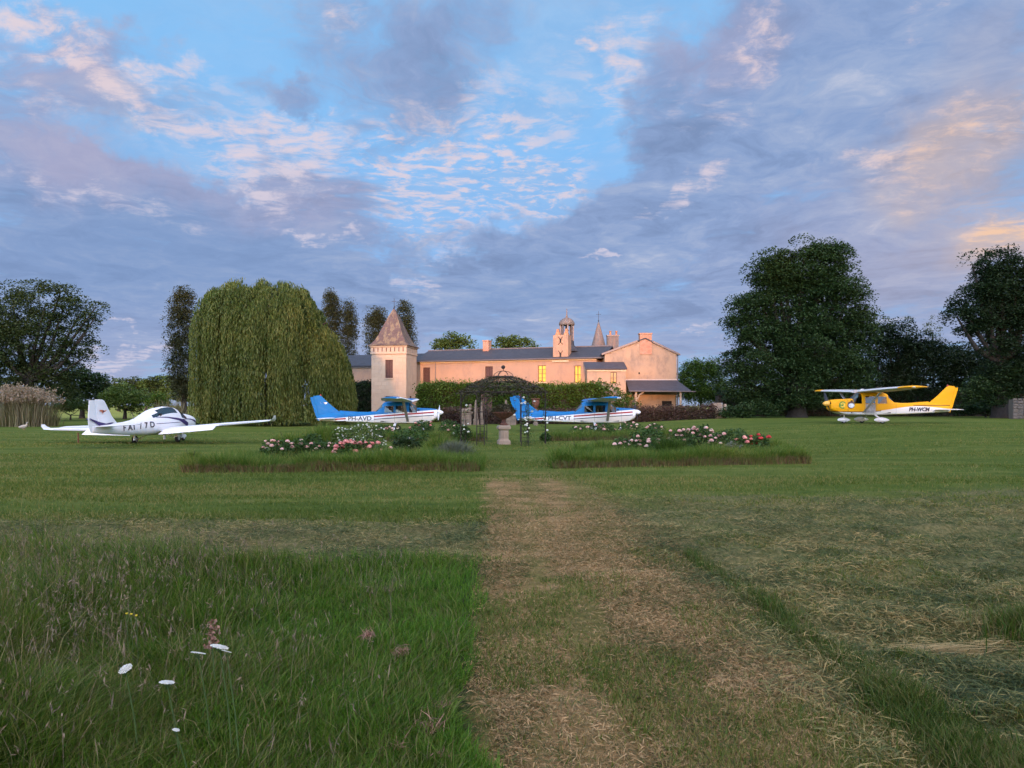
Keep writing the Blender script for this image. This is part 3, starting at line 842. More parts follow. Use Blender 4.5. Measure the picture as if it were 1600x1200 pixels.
def build_trees():
    T = tree
    # left edge
    T('broadleaf_tree', 'broad dark tree at the left edge beyond the reeds, sky showing through', 'tree', 45, 74,
      [(20, 500, 55), (70, 480, 45), (100, 478, 42), (125, 490, 34), (45, 540, 62), (105, 535, 48), (135, 520, 26), (10, 560, 60), (80, 580, 55), (130, 560, 28), (-30, 520, 60), (-60, 560, 70), (20, 470, 30), (95, 455, 20), (150, 480, 14), (148, 497, 14), (30, 605, 50), (-40, 600, 60), (90, 610, 36)],
      'oak', 520, 130, .66, .23, (.55, 4.5))
    T('rounded_tree', 'dark rounded tree behind the white aeroplane, right of the broad tree', 'tree', 128, 92,
      [(120, 605, 26), (150, 606, 20), (98, 606, 22), (135, 620, 22), (160, 618, 12), (105, 625, 20)], 'dark', 320, 22, .5, .36, (.3, 1.5))
    T('weeping_shrub', 'pale green bushy tree just right of the white tail fin', 'tree', 195, 88,
      [(190, 624, 20), (215, 626, 16), (172, 628, 14), (205, 634, 16), (228, 636, 8)], 'pale', 260, 24, .4, .26, (.2, 1.2))
    T('yellow_green_shrub', 'small yellow-green shrub left of the tan reeds', 'shrub', 247, 84, [(247, 626, 11), (240, 634, 10), (256, 634, 9)], 'bed', 90, 24, .3, .24, (.1, .8))
    T('low_shrub', 'low green shrub with pale shoots between reeds and tail fin', 'shrub', 110, 82, [(108, 636, 14, 9), (128, 634, 12, 9), (92, 640, 12, 7), (142, 640, 10, 7)], 'mid', 110, 22, .3, .24, (.08, .6))
    hz = [(168, 600, 9), (186, 598, 12), (207, 596, 15), (228, 600, 11), (243, 594, 13), (262, 596, 14), (284, 598, 13), (305, 600, 12)]
    for i, (a, b, c) in enumerate(hz):
        nb = ['just right of the rounded tree', 'above the pale bushy tree', 'tallest over the pale bushy tree', 'low between two taller crowns', 'above the yellow-green shrub', 'behind the left poplar', 'behind the foot of the poplar', 'half hidden by the willow'][i]
        T('distant_tree', 'distant olive tree on the skyline, ' + nb, 'tree', a, 210, [(a, b + 4, c), (a - c * .6, b + 10, c * .8), (a + c * .6, b + 11, c * .8), (a, b + 22, c * 1.2, c)], ['oak', 'mid'][i % 2], 90, 16, .9, .8, (.4, 3), 'distant trees on the left skyline')
    T('poplar', 'tall dark poplar standing left of the weeping willow', 'poplar', 287, 80,
      [(286, 482, 15, 22, 0), (290, 470, 9, 14, 0), (284, 515, 20, 30, 0), (288, 550, 21, 32, 0), (284, 585, 20, 26, 0), (290, 612, 17, 18, 0), (278, 500, 12, 16, 0), (272, 560, 10, 20, 0)], 'poplar', 300, 85, .42, .19, (.3, 3), 'poplars', flat=1.3, limbs=False)
    pp = [(519, 'leftmost of the pair right of the willow', [(519, 478, 9, 15, 0), (517, 468, 5, 10, 0), (520, 500, 12, 22, 0), (520, 530, 12, 24, 0), (520, 560, 12, 25, 0)]),
          (545, 'slimmer one of the pair right of the willow', [(545, 490, 7, 14, 0), (546, 510, 10, 20, 0), (545, 535, 10, 22, 0), (545, 565, 10, 24, 0), (543, 590, 9, 24, 0)]),
          (588, 'showing just left of the tower roof', [(580, 500, 8, 16, 0), (590, 496, 8, 14, 0), (586, 520, 13, 22, 0), (588, 545, 13, 22, 0), (588, 580, 12, 30, 0), (598, 510, 7, 14, 0)]),
          (634, 'rising behind the tower roof cross', [(632, 487, 8, 14, 0), (626, 480, 4, 9, 0), (634, 505, 12, 20, 0), (636, 530, 13, 22, 0), (634, 570, 12, 30, 0)])]
    for a, d, b in pp:
        T('poplar', 'columnar poplar behind the house, ' + d, 'poplar', a, 104, b, 'poplar', 170, 90, .46, .20, (.3, 3), 'poplars', flat=1.3, limbs=False)
    T('spreading_tree', 'green tree showing above the roof left of the brick chimney', 'tree', 705, 120, [(690, 540, 14), (706, 532, 14), (722, 536, 14), (705, 548, 20), (682, 546, 9), (735, 542, 9), (706, 575, 24)], 'mid', 260, 22, .6, .42, (.4, 4), 'trees behind the long roof')
    T('spreading_tree', 'green tree showing above the roof between chimney and bell turret', 'tree', 802, 120, [(785, 540, 15), (803, 535, 14), (822, 540, 13), (800, 550, 20), (834, 546, 8), (770, 546, 9), (802, 575, 24)], 'mid', 260, 22, .6, .42, (.4, 4), 'trees behind the long roof')
    # right of the house
    T('bamboo_thicket', 'feathery green thicket with pointed tops right of the gable house', 'thicket', 1095, 92,
      [(1070, 590, 10, 16), (1080, 580, 8, 12), (1092, 588, 13, 20), (1090, 574, 6, 10), (1112, 585, 12, 18), (1103, 574, 6, 10), (1122, 600, 10, 18), (1075, 615, 14, 20), (1100, 618, 18, 20), (1122, 624, 12, 14), (1060, 610, 8, 18), (1132, 612, 9, 16)], 'hedge', 1000, 26, .36, .22, (.15, 2), inner=.2, flat=1.2, limbs=False)
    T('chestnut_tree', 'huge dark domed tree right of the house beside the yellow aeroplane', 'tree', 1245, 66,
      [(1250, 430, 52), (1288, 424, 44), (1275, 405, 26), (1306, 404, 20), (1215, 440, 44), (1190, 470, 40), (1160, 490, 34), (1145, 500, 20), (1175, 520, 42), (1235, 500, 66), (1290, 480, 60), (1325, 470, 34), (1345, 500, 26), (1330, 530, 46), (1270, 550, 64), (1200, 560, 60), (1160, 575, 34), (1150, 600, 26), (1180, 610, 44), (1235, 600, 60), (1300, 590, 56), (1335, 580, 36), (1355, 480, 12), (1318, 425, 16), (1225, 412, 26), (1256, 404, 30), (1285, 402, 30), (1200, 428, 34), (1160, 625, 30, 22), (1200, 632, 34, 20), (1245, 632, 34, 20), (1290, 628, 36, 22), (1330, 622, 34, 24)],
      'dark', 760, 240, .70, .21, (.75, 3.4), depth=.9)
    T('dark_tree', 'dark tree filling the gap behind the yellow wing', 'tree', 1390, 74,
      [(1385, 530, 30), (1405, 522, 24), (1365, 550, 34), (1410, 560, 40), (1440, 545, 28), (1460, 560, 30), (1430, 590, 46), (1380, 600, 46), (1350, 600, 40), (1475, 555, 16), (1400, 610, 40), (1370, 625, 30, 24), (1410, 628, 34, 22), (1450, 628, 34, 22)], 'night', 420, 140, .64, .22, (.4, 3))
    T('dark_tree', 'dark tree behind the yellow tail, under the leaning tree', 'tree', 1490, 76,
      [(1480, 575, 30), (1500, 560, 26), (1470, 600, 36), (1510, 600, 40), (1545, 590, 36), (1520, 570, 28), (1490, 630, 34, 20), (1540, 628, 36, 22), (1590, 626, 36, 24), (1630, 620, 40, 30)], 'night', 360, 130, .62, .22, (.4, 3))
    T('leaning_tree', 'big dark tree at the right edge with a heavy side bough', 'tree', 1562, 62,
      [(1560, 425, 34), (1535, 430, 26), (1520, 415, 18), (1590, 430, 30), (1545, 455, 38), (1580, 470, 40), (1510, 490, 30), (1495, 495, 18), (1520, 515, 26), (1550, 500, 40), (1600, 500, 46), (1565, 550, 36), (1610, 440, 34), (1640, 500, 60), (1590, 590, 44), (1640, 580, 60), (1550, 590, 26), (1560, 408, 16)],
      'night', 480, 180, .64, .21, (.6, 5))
    T('feathery_tree', 'thin feathery pale treetop sticking up above the dark trees', 'tree', 1457, 84, [(1455, 510, 10, 5), (1457, 500, 8, 5), (1458, 520, 13, 6), (1456, 534, 14, 8), (1460, 560, 14, 16)], 'grey', 60, 14, .28, .2, (.12, 9.5), 'feathery treetops', limbs=False)
    T('feathery_tree', 'thin feathery pale treetop left of the taller feathery one', 'tree', 1416, 84, [(1416, 500, 5, 5), (1417, 511, 8, 5), (1416, 523, 11, 6), (1416, 545, 12, 14)], 'grey', 46, 14, .28, .2, (.12, 9.5), 'feathery treetops', limbs=False)
    T('evergreen_shrub', 'dark green shrub mass under the huge domed tree', 'shrub', 1160, 63, [(1140, 646, 12, 9), (1165, 644, 16, 11), (1190, 640, 14, 12), (1210, 644, 12, 10), (1130, 650, 8, 6)], 'dark', 170, 22, .25, .2, (.08, .5))
    T('evergreen_shrub', 'low dark shrub right of the yellow tail', 'shrub', 1540, 66, [(1520, 640, 14, 9), (1545, 638, 16, 10), (1565, 640, 12, 9), (1500, 643, 10, 6)], 'dark', 150, 22, .25, .2, (.08, .5))
    T('overhanging_shrub', 'arching green shrub hanging over the right-edge stone wall', 'shrub', 1575, 62, [(1560, 598, 24, 16), (1590, 588, 26, 16), (1535, 612, 20, 16), (1615, 600, 24, 18), (1510, 622, 18, 14), (1555, 622, 22, 16), (1580, 612, 16, 12)], 'dark', 330, 40, .40, .20, (.12, 2.0))

    # weeping willow
    Z = 62; px = 425
    X = (px - 800) / FPX * Z
    root = empty('weeping_willow', (X, Z, 0), 0, 'large weeping willow with curtains of hanging branches beside the house', 'willow tree')
    r = np.random.default_rng(79)
    prof = [(305, 500), (316, 474), (335, 456), (355, 444), (378, 436), (402, 433), (425, 440), (440, 442), (460, 446), (478, 458), (494, 482), (504, 512), (520, 520), (535, 548), (550, 580), (560, 610)]
    pxs = np.array([p[0] for p in prof]); pys = np.array([p[1] for p in prof])
    S = []
    zsil = (HZ - pys) / FPX * Z + EYE
    boughs = [(r.uniform(0, 2 * math.pi), t) for t, k in ((.22, 10), (.50, 26), (.74, 40), (.95, 54)) for _ in range(k)]
    for phi, tier in boughs:
        rho = tier + r.normal(0, .06)
        cphi, sphi = math.cos(phi), math.sin(phi)
        if sphi > .45 and r.uniform() < .6: continue                      # the far side is hidden by the near one
        wid = r.uniform(.45, .95)
        drop = r.uniform(-.5, 1.1)
        reach = r.uniform(2.6, 6.5) if tier < .9 else 12
        for k in range(int(95 * wid / .7)):
            lat = r.normal(0, wid * .6)
            rr_ = rho - abs(r.normal(0, .10))
            x = rr_ * 6.25 * cphi - sphi * lat; y = rr_ * 5.6 * sphi + cphi * lat
            zt_ = np.interp(433 + x / 6.25 * 118 * Z / (Z + y), pxs, zsil) - .25 - 4.2 * (y / 5.8) ** 2
            z0 = zt_ - drop - 1.1 * (lat / max(wid, .3)) ** 2 * .5 - 1.6 * max(0, (rr_ - rho + .07) / .1) + r.normal(0, .15)
            l2 = min(z0 - r.uniform(.1, .9), reach * r.uniform(.45, 1.05))
            if l2 < .7: continue
            m_ = int(5 + l2 * 6.2); t = np.linspace(0, 1, m_)
            out = .35 * np.sqrt(np.minimum(t * l2, 1))
            px_ = x + cphi * out + r.normal(0, .045, m_) + .08 * np.sin(t * 5 + k) + 7 * Z / FPX
            S.append(np.stack([px_, y + sphi * out + r.normal(0, .045, m_), z0 - t * l2 + .25 * np.sin(np.minimum(t * l2, 1) * np.pi)], 1))
    q = np.concatenate(S); q = q[q[:, 2] > .12]
    V, F = kites(q, r.uniform(.18, .38, len(q)), .24, r, .1, down=.72)
    link('crown', np_mesh('crown', V, F), LEAF['willow'], root)
    mb = MB()
    mb.tube([(0, 0, -.2), (.1, 0, 1.2), (-.1, .1, 3.2), (.1, 0, 4.6)], [.85, .62, .55, .45], 12)
    for a in range(9):
        an = a * .7
        e = Vector((4.6 * math.cos(an), 3.4 * math.sin(an), 8.6 + 1.2 * math.sin(a * 2.1)))
        mb.tube([(0, 0, 4.2), e * .5 + Vector((0, 0, 3.2)), e], [.30, .18, .06], 7, False)
    mb.build('trunk', M['bark'], root, 60)

    # unseen wood behind the viewer, its heights and gap shaped to steer the sun
    r = np.random.default_rng(5)
    bl = []
    for x in np.arange(-95, 75, 4.2):
        h = (21 if x < 9 else 25) + 2.5 * math.sin(x * .7)
        if -20.0 < x < 9: h = 12.6 + .9 * math.sin(x * .9)
        if -27 < x <= -20.0: h = 14.6
        if 1.0 < x < 9: h = 10.6
        for k in range(int(h / 3.2)):
            bl.append((x + r.normal(0, .8), -56 + r.normal(0, 2.5), min(h - 2.0, 1.6 + k * 3.2), 3.0, 2.2))
    q, c = crown_points(bl, 5200, 7, .9, r, .8, .2)
    V, F = kites(q, r.uniform(.8, 1.7, len(q)), .7, r, .3)
    tag(link('woodland', np_mesh('woodland', V, F), LEAF['dark']), 'dense belt of broadleaf wood along the far side of the lawn', 'woodland', kind='stuff')


# ------------------------------------------------------------------ hedges and reeds
def hedge(name, label, cat, a, b, depth, h0, h1, leaf, n, size, ragged=.0, per=8, cr=.16, cols=None, seed=3, thin=None):
    """clipped leaf mass between two ground points"""
    r = np.random.default_rng(seed)
    a = Vector(a); b = Vector(b); L = (b - a).length; d = (b - a).normalized(); nrm = Vector((-d.y, d.x))
    root = empty(name, (a.x, a.y, gz1(a.x, a.y)), math.atan2(d.y, d.x), label, cat)
    m = n
    face = r.uniform(0, 1, m)
    u = r.uniform(0, L, m); hh = (h0 + (h1 - h0) * u / L) * (1 + .06 * (fbm(u * .5, u * 0, seed + 5) - .5) * 2)
    v = np.where(face < .68, r.normal(.0, .10, m), r.uniform(0, depth, m))
    z = np.where(face < .68, r.uniform(0.02, 1, m) * hh, hh + r.normal(0, .08, m))
    q = np.stack([u, v, z], 1)
    q = np.repeat(q, per, 0) + r.normal(0, cr, (m * per, 3))
    gx = gz(a.x + d.x * q[:, 0], a.y + d.y * q[:, 0]) - gz1(a.x, a.y)
    q[:, 2] += gx
    q = q[q[:, 2] > gx + .01] if len(q) == len(gx) else q
    V, F = kites(q, size * r.uniform(.6, 1.3, len(q)), .6, r, .4)
    link('foliage', np_mesh('foliage', V, F), LEAF[leaf], root)
    mb = MB()
    k = max(2, int(L / 2))
    for i in range(k):
        x0 = L * i / k; x1 = L * (i + 1) / k; hm = (h0 + (h1 - h0) * (x0 + x1) / 2 / L) - .22
        gg = gz1(a.x + d.x * (x0 + x1) / 2, a.y + d.y * (x0 + x1) / 2) - gz1(a.x, a.y)
        mb.box(x0, x1, .16, depth - .1, gg - .2, gg + hm)
    mb.build('branches', M['bark'], root)
    if ragged:
        ns = int(L * 22)
        uu = r.uniform(0, L, ns); p = np.stack([uu, r.uniform(0, depth * .7, ns), (h0 + (h1 - h0) * uu / L) - .05 + gz(a.x + d.x * uu, a.y + d.y * uu) - gz1(a.x, a.y)], 1)
        hs = ragged * r.uniform(.3, 1, ns) * (.3 + 1.2 * fbm(uu * 1.1, uu * 0 + 3, seed))
        q = np.repeat(p, 7, 0); t = r.uniform(0, 1, ns * 7)
        q[:, 2] += t * np.repeat(hs, 7); q[:, :2] += r.normal(0, .05, (ns * 7, 2)) * (1.2 - t)[:, None]
        V, F = kites(q, .17 * r.uniform(.6, 1.2, len(q)), .45, r, .1, down=-.7)
        link('shoots', np_mesh('shoots', V, F), LEAF['bed'], root)['kind'] = 'stuff'
    return root


def reeds(name, label, px, Z, wpx, hpx, n, plume, seed, lean=.35):
    r = np.random.default_rng(seed)
    X = (px - 800) / FPX * Z; W = wpx / FPX * Z; Hh = hpx / FPX * Z
    root = empty(name, (X, Z, gz1(X, Z)), 0, label, 'reeds')
    u = r.normal(0, .42, n).clip(-1, 1); v = r.normal(0, .4, n)
    p = np.stack([u * W * .75, v * W * .5, np.zeros(n)], 1)
    H = Hh * r.uniform(.35, 1.0, n) ** .8 * (1 - .25 * np.abs(u) ** 2) * (.45 + 1.0 * fbm(u * 5 + 9, v * 5, seed))
    bias = np.stack([u * 1.3, v * .6, np.zeros(n)], 1)
    V, F = blades(n, p, H, r.uniform(.03, .07, n), lean, seed + 1, bias=bias)
    link('blades', np_mesh('blades', V, F), LEAF['reed'], root)
    if plume:
        tips = V.reshape(n, 5, 3); sel = H > Hh * .74
        t = tips[sel, 4]; m_ = tips[sel, 2]; k = len(t)
        q = np.repeat(t, 9, 0) + np.repeat(m_ - t, 9, 0) * r.uniform(-.12, .22, (k * 9, 1)) + r.normal(0, .045, (k * 9, 3))
        V, F = kites(q, r.uniform(.10, .22, len(q)), .4, r, .1, down=-.8)
        link('plumes', np_mesh('plumes', V, F), LEAF['plume'], root)
    return root


def build_hedges():
    hedge('tall_hedge', 'tall dark green clipped hedge in front of the long house', 'hedge', (-9.3, 72.2), (8.6, 71.0), 1.6, 3.55, 3.45, 'hedge', 4200, .20, .85, 9, .17, seed=3)
    hedge('dark_hedge', 'dark hedge between the willow and the square tower', 'hedge', (-17.8, 80), (-13.6, 79), 1.2, 3.9, 3.9, 'night', 900, .20, .25, 8, .16, seed=8)
    hedge('copper_hedge', 'low reddish-brown hedge along the far edge of the lawn', 'hedge', (-6.2, 64.2), (17.6, 63.6), .9, 1.22, 1.05, 'copper', 3000, .15, .0, 8, .12, seed=12)
    hedge('undergrowth', 'dark undergrowth closing the gap behind the yellow aeroplane', 'undergrowth', (20.5, 73.0), (54, 72.0), 1.5, 2.3, 2.6, 'night', 2600, .20, 0, 9, .18, seed=21)
    tree('ivy_shrub', 'dark ivy mound falling away in front of the annexe wall', 'shrub', 955, 71.5, [(935, 612, 16), (955, 616, 16), (972, 626, 15), (988, 636, 12), (945, 634, 20), (968, 642, 16), (1000, 646, 9)], 'hedge', 230, 20, .24, .2, (.1, .6))
    reeds('pampas_clump', 'broad clump of tan plumed reeds at the left edge', 36, 57, 60, 54, 3600, True, 31)
    reeds('reed_clump', 'sparse pale reeds standing between the white aeroplane and willow', 270, 74, 34, 38, 500, False, 37, .2)


build_trees()
build_hedges()


# ------------------------------------------------------------------ buildings
def wall_with_holes(mb, x0, x1, z0, z1, holes, y0, t):
    """wall slab in the xz plane, front at y0, thickness t, with rectangular holes (xa, xb, za, zb)"""
    xs = sorted({x0, x1, *[h[0] for h in holes], *[h[1] for h in holes]})
    zs = sorted({z0, z1, *[h[2] for h in holes], *[h[3] for h in holes]})
    inh = lambda x, z: any(h[0] < x < h[1] and h[2] < z < h[3] for h in holes)
    for i in range(len(xs) - 1):
        run = None
        for j in range(len(zs) - 1):
            a, b, c, d = xs[i], xs[i + 1], zs[j], zs[j + 1]
            if inh((a + b) / 2, (c + d) / 2): continue
            mb._add([(a, y0, c), (b, y0, c), (b, y0, d), (a, y0, d), (a, y0 + t, c), (b, y0 + t, c), (b, y0 + t, d), (a, y0 + t, d)], [(0, 1, 2, 3), (7, 6, 5, 4)])
    for h in holes:
        a, b, c, d = h
        mb._add([(a, y0, c), (b, y0, c), (b, y0, d), (a, y0, d), (a, y0 + t, c), (b, y0 + t, c), (b, y0 + t, d), (a, y0 + t, d)],
                [(0, 4, 5, 1), (1, 5, 6, 2), (2, 6, 7, 3), (3, 7, 4, 0)])
    mb._add([(x0, y0, z0), (x1, y0, z0), (x1, y0, z1), (x0, y0, z1), (x0, y0 + t, z0), (x1, y0 + t, z0), (x1, y0 + t, z1), (x0, y0 + t, z1)],
            [(0, 4, 5, 1), (1, 5, 6, 2), (2, 6, 7, 3), (3, 7, 4, 0)])


def window(root, xa, xb, za, zb, y, pane, frame, rows=3, label=None, name='window'):
    """casement pair set back in its opening: frame part with panes as sub-parts"""
    f = MB(); w = .055; cx = (xa + xb) / 2
    f.box(xa, xa + w, y, y + .07, za, zb); f.box(xb - w, xb, y, y + .07, za, zb)
    f.box(xa + w, xb - w, y, y + .07, za, za + w); f.box(xa + w, xb - w, y, y + .07, zb - w, zb)
    f.box(cx - w * .8, cx + w * .8, y - .004, y + .066, za + w, zb - w)
    for i in range(1, rows):
        z = za + (zb - za) * i / rows
        f.box(xa + w, cx - w * .8, y + .004, y + .06, z - .02, z + .02); f.box(cx + w * .8, xb - w, y + .004, y + .06, z - .02, z + .02)
    wo = f.build(name, M[frame], root)
    if label: wo['label'] = label
    for i in range(rows):
        z0 = za + (zb - za) * i / rows; z1 = za + (zb - za) * (i + 1) / rows
        for a, b in ((xa + w, cx - w * .8), (cx + w * .8, xb - w)):
            MB().box(a, b, y + .03, y + .04, z0 + .02, z1 - .02).build('pane', M[pane], wo)
    return wo


def shutters(root, xa, xb, za, zb, y):
    cx = (xa + xb) / 2
    for a, b in ((xa, cx - .012), (cx + .012, xb)):
        s = MB(); n = 4
        for i in range(n):
            p = a + (b - a) * i / n
            s.box(p + .006, a + (b - a) * (i + 1) / n - .006, y, y + .035, za, zb)
        for z in (za + .2, zb - .28): s.box(a + .02, b - .02, y - .03, y, z, z + .09)
        s.build('shutter', M['shutter'], root)


def gable_roof(mb, x0, x1, y0, y1, ze, zr, t=.12):
    """slabs with the ridge along x"""
    ym = (y0 + y1) / 2
    mb.hexa([(x0, y0, ze), (x1, y0, ze), (x1, ym, zr), (x0, ym, zr), (x0, y0, ze + t), (x1, y0, ze + t), (x1, ym, zr + t), (x0, ym, zr + t)])
    mb.hexa([(x0, ym, zr), (x1, ym, zr), (x1, y1, ze), (x0, y1, ze), (x0, ym, zr + t), (x1, ym, zr + t), (x1, y1, ze + t), (x0, y1, ze + t)])


def finial(mb, p, h, cross=True, r=.03):
    p = Vector(p)
    mb.tube([p, p + Vector((0, 0, h))], [r, r * .5], 6)
    mb.ball(p + Vector((0, 0, h * .18)), r * 2.6, 8, 6)
    if cross:
        mb.box(p.x - h * .22, p.x + h * .22, p.y - .012, p.y + .012, p.z + h * .72, p.z + h * .72 + .035)
        mb.box(p.x - .018, p.x + .018, p.y - .014, p.y + .014, p.z + h * .5, p.z + h)


def build_buildings():
    # --- long house, wall running obliquely from the tower to the gable house
    root = empty('long_house', (-10.6, 84, 0), R(-19), 'long two-storey house with sunlit plaster wall and slate roof', 'house')
    def lx(px): return ((px - 800) * 84 + 10.6 * FPX) / (.9455 * FPX + .3256 * (px - 800))
    wins = [(661, 672), (758, 770), (840.5, 853), (897.5, 907.5)]
    zt, zb = 5.95, 4.15
    holes = []
    for a, b in wins: holes.append((lx(a), lx(b), zb, zt))
    holes[3] = (holes[3][0], holes[3][1], 4.0, 5.85)
    low = [(2.4, 3.4, .2, 2.2), (9.3, 10.4, .7, 2.3), (14.2, 15.3, .7, 2.3)]
    mb = MB(); wall_with_holes(mb, -.6, 20.6, -.3, 6.55, holes + low, 0, .45)
    mb.box(-.6, -.15, .45, 8, -.3, 6.5); mb.box(20.1, 20.6, .45, 8, -.3, 6.5); mb.box(-.6, 20.6, 7.6, 8, -.3, 6.5)
    mb.build('wall', M['pink_plaster'], root)
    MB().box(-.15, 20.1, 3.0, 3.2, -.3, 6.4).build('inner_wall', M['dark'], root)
    mb = MB(); mb.box(-.62, 20.62, -.14, -.002, 6.42, 6.58); mb.box(-.62, 20.62, -.24, -.142, 6.50, 6.62)
    mb.build('cornice', M['frame_cream'], root)
    mb = MB(); gable_roof(mb, -.7, 21.5, -.34, 8.2, 6.62, 8.02); rf = mb.build('roof', M['blue_slate'], root)
    mb = MB(); mb.tube([(-.7, 3.93, 8.16), (21.5, 3.93, 8.16)], .09, 8); mb.build('ridge', M['pipe'], rf)
    mb = MB(); mb.tube([(-.6, -.40, 6.60), (21.2, -.40, 6.60)], .07, 8); mb.build('gutter', M['pipe'], root)
    MB().tube([(lx(681), -.12, 6.55), (lx(681), -.10, 0)], .05, 8).build('downpipe', M['pipe'], root)
    h = holes
    for a, b in ((0, 'shut'), (1, 'open')):
        shutters(root, h[a][0], h[a][1], zb, zt, .10 if b == 'shut' else .16)
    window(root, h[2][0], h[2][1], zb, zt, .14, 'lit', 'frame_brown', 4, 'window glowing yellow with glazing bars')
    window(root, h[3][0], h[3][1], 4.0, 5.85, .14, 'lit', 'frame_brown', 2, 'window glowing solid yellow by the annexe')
    for q in low: window(root, *q, .16, 'dark_pane', 'frame_brown', 3)
    for q in holes:
        MB().box(q[0] - .08, q[1] + .08, -.06, .0, q[2] - .10, q[2] - .003).build('sill', M['frame_cream'], root)
    mb = MB(); mb.box(6.55, 7.25, 3.2, 4.1, 7.6, 9.05); mb.box(6.50, 7.30, 3.14, 4.16, 9.05, 9.16)
    mb.build('chimney', M['brick'], root)
    # bell turret wall in front of the lantern
    bx0, bx1 = lx(864.5), lx(888)
    mb = MB(); mb.box(bx0, bx1, -.10, 1.2, 6.40, 9.15); mb.build('turret_wall', M['pink_plaster'], root)
    mb = MB(); mb.box(bx0 - .08, bx1 + .08, -.2, -.102, 6.28, 6.42); mb.build('turret_ledge', M['frame_cream'], root)
    for cx in (bx0 + .38, bx1 - .34):
        mb = MB(); mb.lathe([(.36, 0), (.34, .1), (.2, .42), (.17, .62), (.19, .7)], sq=4, c=(cx, .5, 9.15)); mb.build('chimney_pot', M['gold'], root)
    cx = (bx0 + bx1) / 2
    for z in (8.55, 7.05):
        mb = MB()
        for s in (-1, 1):
            mb.tube([(cx + s * .25, -.13, z + .42), (cx + s * .08, -.13, z + .2), (cx + s * .05, -.13, z - .2), (cx + s * .25, -.13, z - .42)], .03, 6)
        mb.box(cx - .04, cx + .04, -.17, -.10, z - .22, z + .22)
        mb.build('wall_anchor', M['iron'], root)
    # slate lantern with open posts
    lz = 7.75; c = (cx - .02, 2.6, 0)
    mb = MB(); mb.lathe([(1.55, 7.55), (1.1, 7.95), (.82, 8.3), (.78, 8.75)], sq=8, c=c); mb.build('lantern_base', M['blue_slate'], root)
    for k in range(8):
        an = math.pi / 4 * k + math.pi / 8
        MB().box(-.07, .07, -.07, .07, 8.75, 10.5, Matrix.Translation(Vector((c[0] + .70 * math.cos(an), c[1] + .70 * math.sin(an), 0))) @ Matrix.Rotation(an, 4, 'Z')).build('lantern_post', M['pipe'], root)
    mb = MB(); mb.lathe([(.84, 10.45), (.88, 10.52), (.86, 10.72), (.72, 10.98), (.45, 11.18), (.14, 11.32), (.07, 11.6), (.03, 12.3)], n=16, c=c); mb.build('lantern_dome', M['grey_tile'], root, 40)
    mb = MB(); mb.lathe([(.02, 10.4), (.1, 10.35), (.14, 10.2), (.2, 9.95), (.27, 9.85)], n=12, c=c); mb.build('bell', M['iron'], root, 40)
    # left wing beyond the tower
    wr = empty('side_wing', (-10.6, 84, 0), R(-19), 'lower wing of the house half hidden by the willow', 'house')
    mb = MB(); mb.box(-13, -.62, .3, 7.6, -.3, 6.18); mb.build('wall', M['pink_plaster'], wr)
    mb = MB(); gable_roof(mb, -13.4, -.72, -.1, 8.0, 6.2, 7.75); mb.build('roof', M['blue_slate'], wr)
    MB().box(-13.1, -.63, .16, .298, 6.04, 6.19).build('cornice', M['pipe'], wr)

    # --- square stone tower
    tw = empty('stone_tower', (-11.22, 78, 0), R(-9), 'square limestone tower with steep lichened pyramid roof and cross', 'tower')
    W, D = 3.84, 3.5
    win_f = [(-2.30, -1.46, 4.55, 6.50), (-2.30, -1.46, 1.15, 2.62)]
    mb = MB(); wall_with_holes(mb, -W, 0, -.3, 7.15, win_f, 0, .5)
    wall_r = MB()
    mb.box(-.5, 0, .5, D, -.3, 7.15); mb.box(-W, -W + .5, .5, D, -.3, 7.15); mb.box(-W, 0, D, D + .4, -.3, 7.15)
    mb.build('wall', M['stone'], tw)
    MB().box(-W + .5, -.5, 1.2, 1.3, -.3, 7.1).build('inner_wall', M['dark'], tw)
    cache = {}
    def stone(x0, x1, z0, z1, side):
        key = (round(x1 - x0, 3), round(z1 - z0, 3), side)
        if key not in cache:
            a, b = x1 - x0, z1 - z0; e = .012
            if side == 'f':
                p = [(0, 0, 0), (a, 0, 0), (a, 0, b), (0, 0, b), (e, -.014, e), (a - e, -.014, e), (a - e, -.014, b - e), (e, -.014, b - e)]
            else:
                p = [(0, 0, 0), (0, a, 0), (0, a, b), (0, 0, b), (.014, e, e), (.014, a - e, e), (.014, a - e, b - e), (.014, e, b - e)]
            m_ = MB(); m_._add(p, [(4, 5, 6, 7), (0, 1, 5, 4), (1, 2, 6, 5), (2, 3, 7, 6), (3, 0, 4, 7)])
            me = m_.mesh('stone'); me.materials.append(M['stone']); cache[key] = me
        o = bpy.data.objects.new('stone', cache[key]); COL.objects.link(o); o.parent = tw
        o.location = (x0, 0, z0) if side == 'f' else (0, x0, z0)
    nc = 17; ch = 7.10 / nc; rs = random.Random(4)
